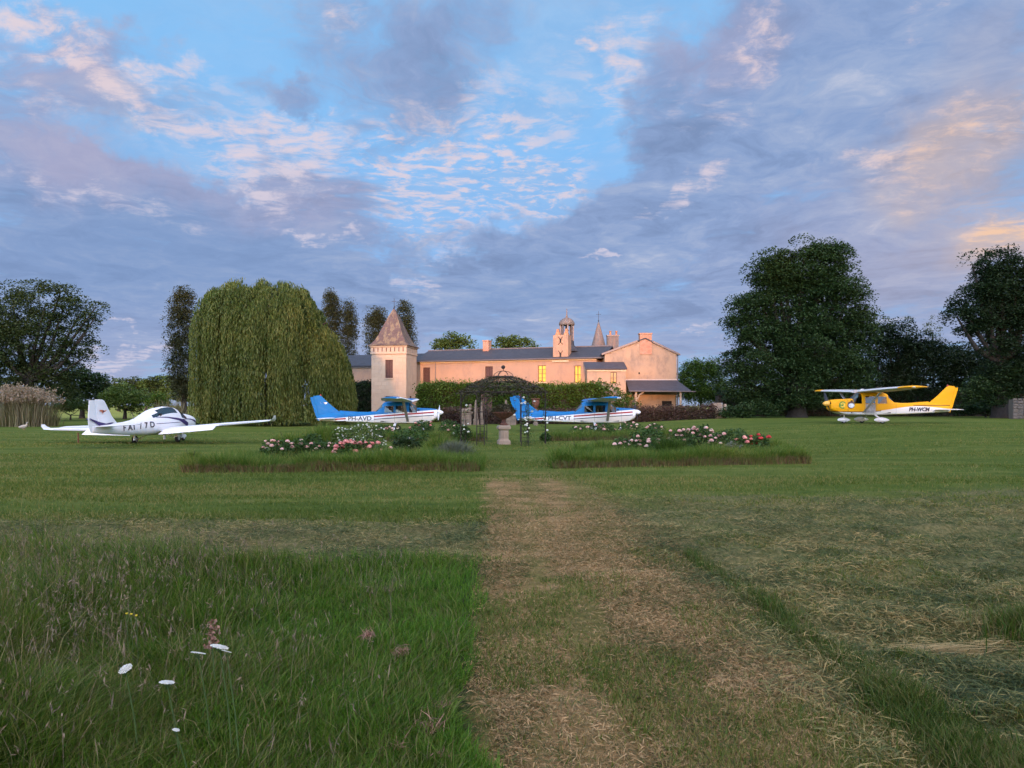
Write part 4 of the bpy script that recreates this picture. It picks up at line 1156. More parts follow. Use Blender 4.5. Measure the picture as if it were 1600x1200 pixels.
    for i in range(nc):
        z0 = i * ch + .006; z1 = (i + 1) * ch - .006
        for side, Lw in (('f', W), ('r', D)):
            n = 5; off = .5 if i % 2 else 0
            cuts = [0] + [(k + off + .0) * Lw / n for k in range(1 if not off else 0, n) if 0 < (k + off) * Lw / n < Lw] + [Lw]
            for k in range(len(cuts) - 1):
                a, b = cuts[k] + .006, cuts[k + 1] - .006
                segs = [(a - (W if side == 'f' else 0), b - (W if side == 'f' else 0))]
                if side == 'f':
                    for wh in win_f:
                        if z1 > wh[2] - .05 and z0 < wh[3] + .05:
                            ns = []
                            for (p, q) in segs:
                                if q <= wh[0] - .03 or p >= wh[1] + .03: ns.append((p, q)); continue
                                if p < wh[0] - .06: ns.append((p, wh[0] - .03))
                                if q > wh[1] + .06: ns.append((wh[1] + .03, q))
                            segs = ns
                for p, q in segs: stone(p, q, z0, z1, side)
    mb = MB(); mb.box(-W - .10, .10, -.14, D + .45, 7.12, 7.24); mb.box(-W - .06, .06, -.09, D + .42, 7.24, 7.86); mb.box(-W - .16, .16, -.2, D + .5, 7.86, 7.98)
    mb.build('cornice', M['stone'], tw)
    for k in range(8):
        x = -W + .30 + k * (W - .6) / 7
        MB().box(x - .045, x + .045, -.115, -.091, 7.36, 7.80).build('frieze_slot', M['shutter'], tw)
    for k in range(6):
        y = .30 + k * (D - .5) / 5
        MB().box(.061, .085, y - .045, y + .045, 7.36, 7.80).build('frieze_slot', M['grey_stone'], tw)
    for wh in win_f:
        shutters(tw, wh[0], wh[1], wh[2], wh[3], .12)
        MB().box(wh[0] - .1, wh[1] + .1, -.09, .0, wh[2] - .12, wh[2] - .004).build('sill', M['stone'], tw)
    MB().box(.031, .05, 1.2, 1.75, 2.1, 2.65).build('small_window', M['dark_pane'], tw)
    cx, cy = -W / 2, (D + .2) / 2
    hw, hd = W / 2 + .34, D / 2 + .42
    rings = []
    for f, z in ((1.0, 7.98), (1.0, 8.03), (.86, 8.22), (.73, 8.62), (.60, 9.2), (.42, 10.2), (.22, 11.3), (.04, 12.1)):
        rings.append([Vector((cx + sx * hw * f, cy + sy * hd * f, z)) for sx, sy in ((-1, -1), (1, -1), (1, 1), (-1, 1))])
    mb = MB(); mb.loft(rings); mb.build('roof', M['brown_tile'], tw)
    mb = MB(); finial(mb, (cx, cy, 12.05), 1.25); mb.build('cross', M['iron'], tw)

    # --- gable house on the right
    gr = empty('gable_house', (9.58, 76, 0), 0, 'tall plastered gable house with brick chimney and lean-to', 'house')
    Wd = 7.42; apx = 4.15
    g0 = gz1(13, 76)
    poly = [(0, 0, g0 - .6), (Wd, 0, g0 - .6), (Wd, 0, 6.92), (apx, 0, 8.45), (0, 0, 6.92)]
    mb = MB(); mb.extrude(poly, (0, 0, 0), (0, 9, 0)); mb.build('wall', M['gable_plaster'], gr)
    mb = MB()
    for (xa, za), (xb, zb_) in (((-.3, 6.86), (apx, 8.50)), ((apx, 8.50), (Wd + .3, 6.82))):
        mb.hexa([(xa, -.16, za), (xb, -.16, zb_), (xb, 9.2, zb_), (xa, 9.2, za), (xa, -.16, za + .13), (xb, -.16, zb_ + .13), (xb, 9.2, zb_ + .13), (xa, 9.2, za + .13)])
    rf = mb.build('roof', M['blue_slate'], gr)
    mb = MB()
    for (xa, za), (xb, zb_) in (((-.34, 6.80), (apx - .8, 8.17)), ((apx + .75, 8.13), (Wd + .34, 6.76))):
        mb.hexa([(xa, -.20, za), (xb, -.20, zb_), (xb, -.161, zb_), (xa, -.161, za), (xa, -.20, za + .20), (xb, -.20, zb_ + .20), (xb, -.161, zb_ + .20), (xa, -.161, za + .20)])
    mb.build('verge', M['pipe'], rf)
    mb = MB(); mb.box(3.62, 4.84, -.08, .75, 6.9, 8.98); mb.box(3.56, 4.90, -.14, .81, 8.98, 9.12)
    mb.build('chimney', M['brick'], gr)
    MB().tube([(Wd + .09, -.06, 6.75), (Wd + .09, -.06, .6)], .06, 8).build('downpipe', M['pipe'], gr)
    MB().box(3.48, 3.62, -.03, -.002, 4.86, 5.06).build('vent', M['dark'], gr)
    # lean-to roof with zinc flashing
    lr = MB(); xa, xb = 2.16, Wd + .02; xa2, xb2 = 2.0, Wd + .75
    lr.hexa([(xa2, -3.2, 3.02), (xb2, -3.2, 2.98), (xb, -.02, 4.12), (xa, -.02, 4.12), (xa2, -3.2, 3.12), (xb2, -3.2, 3.08), (xb, -.02, 4.24), (xa, -.02, 4.24)])
    lo = lr.build('lean_to_roof', M['dark_slate'], gr)
    MB().hexa([(xa, -.16, 4.24), (xb, -.16, 4.24), (xb, -.012, 4.29), (xa, -.012, 4.29), (xa, -.15, 4.27), (xb, -.15, 4.27), (xb, -.012, 4.38), (xa, -.012, 4.38)]).build('flashing', M['zinc'], lo)
    MB().tube([(xa2, -3.26, 3.04), (xb2 + .4, -3.26, 3.0)], .06, 8).build('gutter', M['pipe'], lo)
    gg = gz1(16.5, 73)
    MB().box(7.05, 7.22, -3.05, -2.88, gg - .2, 3.0).build('post', M['timber'], gr)
    MB().box(2.62, 2.80, -3.05, -2.88, gg - .3, 3.0).build('post', M['timber'], gr)
    mb = MB(); mb.tube([(2.71, -2.96, 1.75), (2.82, -2.96, 2.25), (3.1, -2.96, 2.7), (3.5, -2.96, 2.98)], .075, 6); mb.build('brace', M['timber'], gr)
    MB().box(5.9, 6.9, -.04, -.002, gg, 2.1).build('door', M['dark'], gr)
    # annexe
    an = empty('annexe', (7.55, 74, 0), 0, 'small lean-to annexe with one window against the gable house', 'annexe')
    hole = [(2.35, 2.98, 3.82, 4.98)]
    mb = MB(); wall_with_holes(mb, 0, 3.9, -.3, 5.2, hole, 0, .3)
    mb.hexa([(0, .3, -.3), (.3, .3, -.3), (.3, 1.98, -.3), (0, 1.98, -.3), (0, .3, 5.2), (.3, .3, 5.2), (.3, 1.98, 5.9), (0, 1.98, 5.9)])
    mb.hexa([(3.6, .3, -.3), (3.9, .3, -.3), (3.9, 1.98, -.3), (3.6, 1.98, -.3), (3.6, .3, 5.2), (3.9, .3, 5.2), (3.9, 1.98, 5.9), (3.6, 1.98, 5.9)])
    mb.build('wall', M['gable_plaster'], an)
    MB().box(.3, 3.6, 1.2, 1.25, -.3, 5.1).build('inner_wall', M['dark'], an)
    mb = MB(); mb.hexa([(-.2, -.25, 5.24), (4.0, -.25, 5.24), (4.0, 1.97, 6.0), (-.2, 1.97, 6.0), (-.2, -.25, 5.34), (4.0, -.25, 5.34), (4.0, 1.97, 6.12), (-.2, 1.97, 6.12)])
    mb.build('roof', M['dark_slate'], an)
    MB().box(-.02, 3.92, -.10, -.003, 5.06, 5.2).build('cornice', M['frame_cream'], an)
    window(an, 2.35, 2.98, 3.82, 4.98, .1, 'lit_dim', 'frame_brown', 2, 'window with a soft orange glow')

    # --- round tower spire and chimney stack behind the roofs
    sp = empty('round_tower', (10.35, 88, 0), 0, 'round tower with slate spire rising behind the roofs', 'tower')
    MB().lathe([(.95, -.3), (.95, 8.0)], n=24).build('wall', M['grey_stone'], sp, 40)
    MB().lathe([(1.15, 7.9), (1.12, 8.0), (.86, 8.75), (.62, 9.6), (.33, 10.7), (.06, 11.6)], n=20).build('roof', M['grey_tile'], sp, 40)
    mb = MB(); finial(mb, (0, 0, 11.5), 1.4); mb.build('cross', M['iron'], sp)
    ck = empty('chimney_stack', (11.75, 86, 0), 0, 'broad grey chimney stack with two pots beside the spire', 'chimney')
    mb = MB(); mb.box(-.66, .66, -.4, .4, 6.8, 9.72); mb.build('shaft', M['grey_tile'], ck)
    MB().box(-.72, .72, -.46, .46, 9.72, 9.84).build('cap', M['pipe'], ck)
    MB().box(-2.2, 2.2, -.3, 3, 0, 6.8).build('base', M['pink_plaster'], ck)
    for x in (-.26, .44): MB().lathe([(.13, 9.84), (.11, 10.2), (.14, 10.24), (.14, 10.34)], n=12, c=(x, 0, 0)).build('chimney_pot', M['gold'], ck, 40)

    # --- garden walls on the right
    gp = empty('gate_pillar', (18.0, 64.5, gz1(18, 64.5)), 0, 'pale brick gate pillar remains under the huge tree', 'pillar')
    h = 1.35
    rs = random.Random(9)
    for i in range(9):
        for k in range(2):
            x = -.55 + k * .42 + (.1 if i % 2 else 0)
            MB().box(x, x + .40, -.2, .2, i * .15, i * .15 + .138).build('brick', M['rough_stone'], gp)
    MB().box(.55, .80, -.16, .16, 0, 1.25).build('post', M['rough_stone'], gp)
    MB().box(-.62, .42, -.14, .14, 0, h).build('core', M['grey_stone'], gp)
    X = (1583 - 800) / FPX * 58; sw = empty('stone_wall', (X, 58, gz1(X, 58)), 0, 'old rubble stone wall at the right edge under the trees', 'wall')
    MB().box(.05, 6, .06, .6, -.1, 1.55).build('core', M['mossy_stone'], sw)
    rs = random.Random(3); z = 0
    while z < 1.5:
        hh = rs.uniform(.2, .3); x = 0
        while x < 6:
            ww = rs.uniform(.28, .6); e = .03; y = rs.uniform(-.04, .03)
            p = [(x + .02, .06, z + .02), (x + ww - .02, .06, z + .02), (x + ww - .02, .06, z + hh - .02), (x + .02, .06, z + hh - .02),
                 (x + .05, y, z + .05), (x + ww - .05, y + .01, z + .04), (x + ww - .06, y, z + hh - .05), (x + .05, y + .01, z + hh - .04)]
            m_ = MB(); m_._add(p, [(4, 5, 6, 7), (0, 1, 5, 4), (1, 2, 6, 5), (2, 3, 7, 6), (3, 0, 4, 7)]); m_.build('stone', M['mossy_stone'], sw)
            x += ww
        z += hh


build_buildings()


# ------------------------------------------------------------------ aircraft
def interp(tab, s):
    xs = [t[0] for t in tab]
    return [float(np.interp(s, xs, [t[k] for t in tab])) for k in range(1, len(tab[0]))]


def paint(name, build):
    m, g, b, o = material(name)
    oc = g.n('ShaderNodeTexCoord').outputs['Object']
    x, y, z = g.sep(oc)
    c = build(g, x, y, z)
    dirt = g.noise(g.mapping(oc, scale=(.8, 3, 3)), 2.0, 5, .65)
    c = g.mix(g.mul(g.step(dirt, .45, .75), .10), c, (.28, .25, .21))
    g.put(b.inputs['Base Color'], c)
    b.inputs['Roughness'].default_value = .5; b.inputs['Specular IOR Level'].default_value = .16
    b.inputs['Coat Weight'].default_value = .0; b.inputs['Coat Roughness'].default_value = .2
    return m


WHITE, CREAM = (.74, .74, .73), (.66, .61, .54)
BLUE = (.004, .135, .34)
YEL = (.74, .33, .002)


def flat_text(body, size, mat, name, root, loc, rot, shear=0., sx=1., bold=.012):
    cu = bpy.data.curves.new(name, 'FONT'); cu.body = body; cu.size = size; cu.shear = shear; cu.offset = bold; cu.extrude = .002
    cu.align_x = 'CENTER'; cu.align_y = 'CENTER'; cu.resolution_u = 3
    tmp = bpy.data.objects.new('tmp', cu); COL.objects.link(tmp)
    dg = bpy.context.evaluated_depsgraph_get()
    me = bpy.data.meshes.new_from_object(tmp.evaluated_get(dg)); me.name = name
    bpy.data.objects.remove(tmp); bpy.data.curves.remove(cu)
    Mx = Matrix.Translation(Vector(loc)) @ rot.to_4x4() @ Matrix.Diagonal((sx, 1, 1, 1))
    me.transform(Mx)
    return link(name, me, mat, root)


def wing_mesh(sections, n=9):
    """sections: (y, leading x, chord, z, thickness ratio, twist height at trailing edge)"""
    mb = MB(); rings = []
    for (y, xl, c, z, t, dz) in sections:
        up = []; lo = []
        for i in range(n + 1):
            u = (1 - math.cos(math.pi * i / n)) / 2
            yt = 5 * t * (.2969 * math.sqrt(u) - .126 * u - .3516 * u * u + .2843 * u ** 3 - .1036 * u ** 4)
            cam_ = .02 * (1 - (2 * u - .9) ** 2) if True else 0
            up.append(Vector((xl - u * c, y, z + (yt * 1.15 + cam_) * c + dz * u)))
            lo.append(Vector((xl - u * c, y, z + (-yt * .8 + cam_) * c + dz * u)))
        rings.append(up + lo[::-1][1:-1])
    mb.loft(rings, True, True)
    return mb


def wheel(root, name, c, r, w, mat_t, mat_r):
    mb = MB()
    prof = [(r * .55, -w * .45), (r * .8, -w * .5), (r * .97, -w * .3), (r, 0), (r * .97, w * .3), (r * .8, w * .5), (r * .55, w * .45)]
    rings = [[Vector((c[0] + q * math.cos(2 * math.pi * k / 18), c[1] + yy, c[2] + q * math.sin(2 * math.pi * k / 18))) for k in range(18)] for q, yy in prof]
    mb.loft(rings); t = mb.build(name, mat_t, root, 50)
    mb = MB()
    rings = [[Vector((c[0] + q * math.cos(2 * math.pi * k / 12), c[1] + yy, c[2] + q * math.sin(2 * math.pi * k / 12))) for k in range(12)] for q, yy in [(r * .5, -w * .48), (r * .5, w * .48)]]
    mb.loft(rings); mb.build('hub', mat_r, t)
    return t


def prop_blade(name, root, mat, hub, ang, rad, wid, n=6):
    """tapered twisted blade in the yz plane of the hub"""
    rings = []
    for i in range(n):
        f = i / (n - 1); q = .08 + f * (rad - .08)
        w = wid * (.55 + .9 * f - 1.0 * f * f) * (1 if f < .95 else .55); tw = R(62 - 44 * f)
        d = Vector((0, math.cos(ang), math.sin(ang))); tdir = Vector((0, -math.sin(ang), math.cos(ang)))
        a = Vector((1, 0, 0)) * math.sin(tw) + tdir * math.cos(tw); nrm = d.cross(a)
        c = Vector(hub) + d * q
        rings.append([c - a * w / 2, c + nrm * .012, c + a * w / 2, c - nrm * .012])
    mb = MB(); mb.loft(rings)
    return mb.build(name, mat, root, 40)


def decal_poly(pts, y, side, t=.004):
    mb = MB(); mb.extrude([(p[0], y, p[1]) for p in pts], (0, 0, 0), (0, side * t, 0))
    return mb


# fuselage stations of the high-wing type: distance from the spinner tip, belly, roof, half width, sill, top of window, half width there
HW = [(.42, .82, 1.36, .30, 1.16, 1.30, .26), (.55, .72, 1.40, .38, 1.16, 1.33, .33), (.85, .60, 1.43, .45, 1.17, 1.36, .39), (1.30, .50, 1.45, .50, 1.17, 1.39, .43),
      (1.66, .47, 1.47, .52, 1.17, 1.40, .45), (1.90, .46, 1.68, .53, 1.17, 1.54, .48), (2.14, .46, 1.84, .54, 1.17, 1.58, .50), (2.36, .46, 1.87, .54, 1.17, 1.60, .50),
      (2.96, .46, 1.89, .54, 1.17, 1.60, .50), (3.10, .46, 1.88, .54, 1.17, 1.60, .50), (3.66, .47, 1.83, .52, 1.17, 1.56, .47), (3.80, .48, 1.76, .51, 1.17, 1.50, .45),
      (4.22, .50, 1.26, .44, 1.12, 1.20, .39), (4.8, .52, 1.21, .37, 1.06, 1.15, .32), (5.6, .56, 1.22, .275, 1.03, 1.16, .23), (6.4, .60, 1.24, .19, 1.02, 1.17, .15), (7.2, .64, 1.14, .11, .98, 1.08, .09), (7.80, .68, 1.00, .04, .92, .97, .03)]
X0 = 2.4       # spinner tip at x = +2.4


def high_wing(reg, label, scheme, loc, heading, wheelpants=False, prop_ang=R(90), label_extra=None):
    root = empty('high_wing_aeroplane', loc, heading, label, 'aeroplane')
    root.rotation_euler = (0, 0, heading)
    near_only = scheme
    def fus_paint(g, x, y, z):
        s = g.m('SUBTRACT', X0, x)
        c = livery(g, x, y, z, s)
        seam = 0.0
        for s0 in (1.33, 4.26, 6.15):
            seam = g.add(seam, g.m('LESS_THAN', g.m('ABSOLUTE', g.m('SUBTRACT', s, s0)), .008))
        for s0 in (2.31, 3.03):
            seam = g.add(seam, g.mul(g.m('LESS_THAN', g.m('ABSOLUTE', g.m('SUBTRACT', s, s0)), .010), g.m('GREATER_THAN', z, .58)))
        seam = g.add(seam, g.mul(g.m('LESS_THAN', g.m('ABSOLUTE', g.m('SUBTRACT', z, .585)), .010), g.mul(g.m('GREATER_THAN', s, 2.31), g.m('LESS_THAN', s, 3.03))))
        return g.mix(g.mul(g.m('MINIMUM', seam, 1.0), .6), c, (.06, .05, .05))
    def livery(g, x, y, z, s):
        if scheme == 'yellow':
            fc = g.n('ShaderNodeFloatCurve'); g.put(fc.inputs['Value'], g.m('DIVIDE', s, 8.2))
            cv = fc.mapping.curves[0]; pts = [(0, .74), (.36, .74), (.47, .84), (.59, .97), (.70, 1.02), (.82, .96), (.92, .88), (1, .84)]
            while len(cv.points) < len(pts): cv.points.new(.5, .5)
            for q, (a, b_) in zip(cv.points, pts): q.location = (a, b_ / 2)
            fc.mapping.update()
            zb = g.mul(fc.outputs[0], 2.0)
            d = g.m('SUBTRACT', z, zb)
            c = g.mix(g.step(d, -.006, .006, smooth=False), (.70, .66, .60), YEL)
            fr = g.mul(g.m('LESS_THAN', g.m('ABSOLUTE', g.add(d, .02)), .022), g.m('LESS_THAN', s, 3.3))
            c = g.mix(fr, c, (.03, .02, .02))
            tl = g.mul(g.m('LESS_THAN', g.m('ABSOLUTE', g.m('SUBTRACT', z, 1.07)), .02), g.m('GREATER_THAN', s, 5.4))
            c = g.mix(tl, c, (.03, .02, .02))
            door = g.mul(g.mul(g.m('GREATER_THAN', s, 2.35), g.m('LESS_THAN', s, 2.98)), g.m('LESS_THAN', z, 1.14))
            return c
        zb = g.m('SUBTRACT', 1.385, g.mul(s, .083))
        c = g.mix(g.step(g.m('SUBTRACT', z, zb), -.006, .006, smooth=False), WHITE, BLUE)
        away = g.m('SUBTRACT', 1.0, g.mul(g.m('GREATER_THAN', s, 4.32), g.m('LESS_THAN', s, 6.08)))
        aft = g.m('LESS_THAN', s, 6.75)
        def stripe(z0, k, hw, col, c):
            d = g.m('ABSOLUTE', g.m('SUBTRACT', z, g.m('SUBTRACT', z0, g.mul(s, k))))
            return g.mix(g.mul(g.mul(g.m('LESS_THAN', d, hw), away), g.mul(aft, g.m('GREATER_THAN', s, .62))), c, col)
        low = g.m('SUBTRACT', z, g.m('SUBTRACT', 1.02, g.mul(s, .067)))
        c = g.mix(g.mul(g.m('LESS_THAN', low, 0), 1.0), c, CREAM)
        c = stripe(1.235, .0722, .046, (.33, .035, .035), c)
        c = stripe(1.046, .067, .024, (.015, .015, .022), c)
        return c
    mats = AIR.setdefault(scheme, {})
    if not mats:
        top = YEL if scheme == 'yellow' else BLUE
        mats['fus'] = paint(scheme + '_fuselage_paint', fus_paint)
        def wing_p(g, x, y, z):
            ay = g.m('ABSOLUTE', y)
            N = g.sep(g.n('ShaderNodeNewGeometry').outputs['Normal'])
            le = g.m('GREATER_THAN', x, g.m('SUBTRACT', .34, g.mul(g.m('MAXIMUM', g.m('SUBTRACT', ay, 2.6), 0), .035)))
            if scheme == 'yellow':
                tip = g.m('GREATER_THAN', ay, 4.35)
                return g.mix(tip, g.mix(le, (.42, .41, .40), (.55, .55, .55)), YEL)
            return g.mix(le, g.mix(g.m('GREATER_THAN', N[2], -.15), (.60, .60, .60), BLUE), WHITE)
        mats['wing'] = paint(scheme + '_wing_paint', wing_p)
        mats['fin'] = paint(scheme + '_fin_paint', (lambda g, x, y, z: g.mix(g.m('GREATER_THAN', g.add(x, g.mul(g.m('SUBTRACT', z, 1.25), 1.02)), -4.03 + .0), top, WHITE)) if scheme == 'blue' else (lambda g, x, y, z: g.mix(g.m('LESS_THAN', g.m('ABSOLUTE', g.m('SUBTRACT', z, 1.07)), .02), YEL, (.03, .02, .02))))
        mats['white'] = simple(scheme + '_white_paint', (.72, .72, .71) if scheme == 'blue' else (.68, .63, .58), .35, coat=.2)
        mats['strut'] = simple(scheme + '_strut', (.30, .27, .26) if scheme == 'blue' else (.40, .36, .35), .45)
    WH = mats['white']
    # fuselage grid
    H_ = []
    for st in HW:
        s, zb, zt, w, zs, zw, ww = st
        h = zs - zb; x = X0 - s
        half = [(0, zb), (.55 * w, zb + .015), (.90 * w, zb + .10 * h + .01), (w, zb + .30 * h), (w, zb + .62 * h), (w * .995, zs), (ww, zw), (ww * .72, zt - (zt - zw) * .22), (0, zt)]
        H_.append([Vector((x, -y, z)) for y, z in half])
    N = len(H_); K = 9
    def pt(i, k, side): p = H_[i][k]; return Vector((p.x, p.y * side, p.z))      # side 1 = right (-y), -1 = left
    def panel_of(i, k):
        s = (HW[i][0] + HW[i + 1][0]) / 2
        if k in (6, 7) and 1.66 < s < 2.14: return 'windscreen'
        if k == 5 and 1.70 < s < 2.14: return 'quarter_window'
        if k == 5 and 2.36 < s < 2.96: return 'door_window'
        if k == 5 and 3.10 < s < 3.66: return 'rear_window'
        if k in (6, 7) and 3.80 < s < 4.22: return 'back_window'
        return None
    body = MB(); pans = {}
    for side in (1, -1):
        for i in range(N - 1):
            for k in range(K - 1):
                q = [pt(i, k, side), pt(i + 1, k, side), pt(i + 1, k + 1, side), pt(i, k + 1, side)]
                pn = panel_of(i, k)
                if pn:
                    key = (pn, side if pn not in ('windscreen', 'back_window') else 0)
                    pans.setdefault(key, MB())._add(q, [(0, 1, 2, 3)])
                else: body._add(q, [(0, 1, 2, 3)])
    for i in (0, N - 1): body._add([pt(i, k, 1) for k in range(K)] + [pt(i, k, -1) for k in range(K - 2, 0, -1)], [tuple(range(2 * K - 2))])
    me = body.mesh('fuselage')
    bm = bmesh.new(); bm.from_mesh(me); bmesh.ops.remove_doubles(bm, verts=bm.verts, dist=.002); bmesh.ops.recalc_face_normals(bm, faces=bm.faces); bm.to_mesh(me); bm.free()
    me.polygons.foreach_set('use_smooth', [True] * len(me.polygons)); me.set_sharp_from_angle(angle=R(42))
    fu = link('fuselage', me, mats['fus'], root)
    for (pn, sd), mbp in pans.items():
        o = mbp.build(pn, M['canopy'] if pn != 'windscreen' else M['screen'], root)
    # inside: floor, panel, two rows of seats
    mb = MB(); mb.box(X0 - 3.9, X0 - 1.5, -.5, .5, .60, .66); mb.box(X0 - 1.62, X0 - 1.50, -.48, .48, .66, 1.36); mb.build('cabin_floor', M['dark'], root)
    for sx in (2.55, 3.35):
        for y in (-.25, .25):
            mb = MB(); x = X0 - sx
            mb.box(x - .22, x + .24, y - .2, y + .2, .70, .92); mb.box(x - .30, x - .20, y - .2, y + .2, .88, 1.42); mb.box(x - .30, x - .21, y - .11, y + .11, 1.44, 1.58)
            mb.build('seat', M['seat_cloth'], root)
    # wings
    for sd, nm in ((-1, 'wing'), (1, 'wing')):
        secs = [(sd * .30, .46, 1.63, 1.86, .12, 0), (sd * 2.5, .46, 1.63, 1.93, .12, -.01), (sd * 5.15, .37, 1.18, 2.01, .11, .01), (sd * 5.38, .31, 1.02, 2.015, .09, .012), (sd * 5.47, .20, .78, 2.005, .05, .012)]
        wo = wing_mesh(secs).build('wing', mats['wing'], root, 40)
        fl = MB(); fl.hexa([(-1.19, sd * .62, 1.852), (-.78, sd * .62, 1.86), (-.78, sd * 2.45, 1.925), (-1.19, sd * 2.45, 1.915), (-1.19, sd * .62, 1.862), (-.78, sd * .62, 1.915), (-.78, sd * 2.45, 1.98), (-1.19, sd * 2.45, 1.925)])
        fl.build('flap', mats['wing'], wo, 30)
        mb = MB(); mb.ball((.16, sd * 5.48, 2.01), (.09, .03, .03), 8, 6); mb.build('tip_light', M['lamp_glass'], wo, 60)
        # lift strut, faired
        a = Vector((X0 - 2.22, sd * .53, .62)); b_ = Vector((X0 - 2.30, sd * 2.32, 1.86))
        mb = MB(); rings = []
        for p in (a, b_): rings.append([p + Vector((dx, 0, dz)) for dx, dz in ((.085, 0), (.02, .022), (-.085, 0), (.02, -.022))])
        mb.loft(rings); mb.build('wing_strut', mats['strut'], root)
        # tailplane
        secs = [(sd * .05, -4.30, 1.06, .80, .09, 0), (sd * 1.55, -4.52, .74, .81, .09, 0), (sd * 1.70, -4.66, .52, .81, .06, 0)]
        wing_mesh(secs, 7).build('tailplane', WH if scheme == 'blue' else mats['white'], root, 40)
        # main gear
        yw = sd * 1.12; xw = X0 - 3.02; rw = .185 if not wheelpants else .165
        mb = MB(); rings = []
        for p, wd in ((Vector((xw + .02, sd * .40, .52)), .085), (Vector((xw, sd * .85, .33)), .065), (Vector((xw, sd * 1.04, rw)), .05)):
            rings.append([p + Vector((dx, 0, dz)) for dx, dz in ((wd, 0), (0, .018), (-wd, 0), (0, -.018))])
        mb.loft(rings); mb.build('gear_leg', WH, root)
        wheel(root, 'main_wheel', (xw, yw, rw), rw, .14, M['tyre'], WH)
        if wheelpants:
            fairing(root, (xw + .02, yw, .215), .46, .13, .165, WH)
    # fin and rudder with dorsal fillet
    def fin_mesh(pts_le, pts_te, t):
        mb = MB(); rings = []
        for (xl, zl), (xt, zt_) in zip(pts_le, pts_te):
            xm = xl * .65 + xt * .35
            rings.append([Vector((xl, 0, zl)), Vector((xm, t, zl * .65 + zt_ * .35)), Vector((xt, .006, zt_)), Vector((xt, -.006, zt_)), Vector((xm, -t, zl * .65 + zt_ * .35))])
        mb.loft(rings); return mb
    S = lambda q: X0 - q
    fm = fin_mesh([(S(6.45), 1.20), (S(6.55), 1.25), (S(7.00), 1.60), (S(7.55), 2.12), (S(7.66), 2.21), (S(7.74), 2.24)], [(S(7.72), .70), (S(7.78), 1.0), (S(7.93), 1.45), (S(8.09), 1.98), (S(8.12), 2.14), (S(8.12), 2.20)], .055)
    fm.build('fin', mats['fin'], root, 40)
    fm = fin_mesh([(S(7.73), .66), (S(7.79), 1.0), (S(7.94), 1.45), (S(8.10), 1.98), (S(8.13), 2.13)], [(S(7.84), .66), (S(7.98), .98), (S(8.12), 1.45), (S(8.29), 1.96), (S(8.31), 2.13)], .02)
    fm.build('rudder', M['fin_top_' + scheme], root, 40)
    mb = MB(); mb.tube([(S(7.66), 0, 2.21), (S(7.68), 0, 2.30)], [.045, .03], 8); mb.build('beacon', M['red_lens'], root)
    # dorsal fillet
    mb = MB(); mb._add([(S(5.3), 0, 1.215), (S(6.5), .03, 1.20), (S(6.5), 0, 1.30), (S(6.5), -.03, 1.20)], [(0, 1, 2), (0, 2, 3), (1, 3, 2)]); mb.build('fin_fillet', M['fin_top_' + scheme], root)
    # spinner, propeller, nose gear
    c = (X0 - .42, 0, 1.17)
    mb = MB(); rings = []
    for f, q in ((0, .17), (.35, .165), (.65, .125), (.88, .07), (1.0, .012)):
        rings.append([Vector((c[0] + .38 * f, q * math.cos(2 * math.pi * k / 14), c[2] + q * math.sin(2 * math.pi * k / 14))) for k in range(14)])
    mb.loft(rings); mb.build('spinner', WH if scheme == 'blue' else M['yellow_spinner'], root, 40)
    for a in (prop_ang, prop_ang + math.pi): prop_blade('propeller_blade', root, M['prop_white'] if reg == 'PH-AVD' else M['prop'], (c[0] + .08, 0, c[2]), a, .80, .20 if scheme == 'blue' else .25)
    for y in (-.2, .2):
        mb = MB(); mb.ball((X0 - .425, y, 1.20), (.02, .10, .055), 10, 6); mb.build('air_intake', M['dark'], root, 60)
    xn = X0 - 1.32
    MB().tube([(xn - .04, 0, .60), (xn, 0, .20)], .032, 8).build('nose_leg', WH, root)
    wheel(root, 'nose_wheel', (xn, 0, .155), .155, .12, M['tyre'], WH)
    if wheelpants: fairing(root, (xn - .02, 0, .205), .40, .11, .15, WH)
    MB().tube([(X0 - 1.0, .18, .55), (X0 - 1.06, .18, .44)], .035, 8).build('exhaust', M['pipe'], root)
    # aerials on the roof
    for s, y in ((3.0, .12), (3.35, -.12)):
        MB().tube([(X0 - s, y, 1.9), (X0 - s - .35, y, 2.18)], .009, 5).build('aerial', M['pipe'], root)
    mb = MB(); mb.ball((X0 - 2.45, 0, 2.0), (.13, .05, .05), 8, 6); mb.build('roof_fairing', WH, root, 60)
    # lettering on both sides
    for sd in (-1, 1):
        ang = math.atan2(.42 - .245, 5.9 - 4.4)
        if scheme == 'blue': st, zc, sz, sx = 5.20, .80, .36, 1.16
        else: st, zc, sz, sx = 5.75, .82, .30, 1.10
        w_here = interp(HW, st)[2] + .010
        if sd == -1: rot = Matrix.Rotation(-ang, 3, 'Z') @ Euler((R(90), 0, 0)).to_matrix()
        else: rot = Matrix.Rotation(ang, 3, 'Z') @ Euler((R(90), 0, R(180))).to_matrix()
        flat_text(reg, sz, M['letter'] if scheme == 'blue' else M['letter_dark'], 'registration', root, (X0 - st, sd * w_here, zc), rot, .0 if scheme == 'blue' else .22, sx, .008 if scheme == 'blue' else .014)
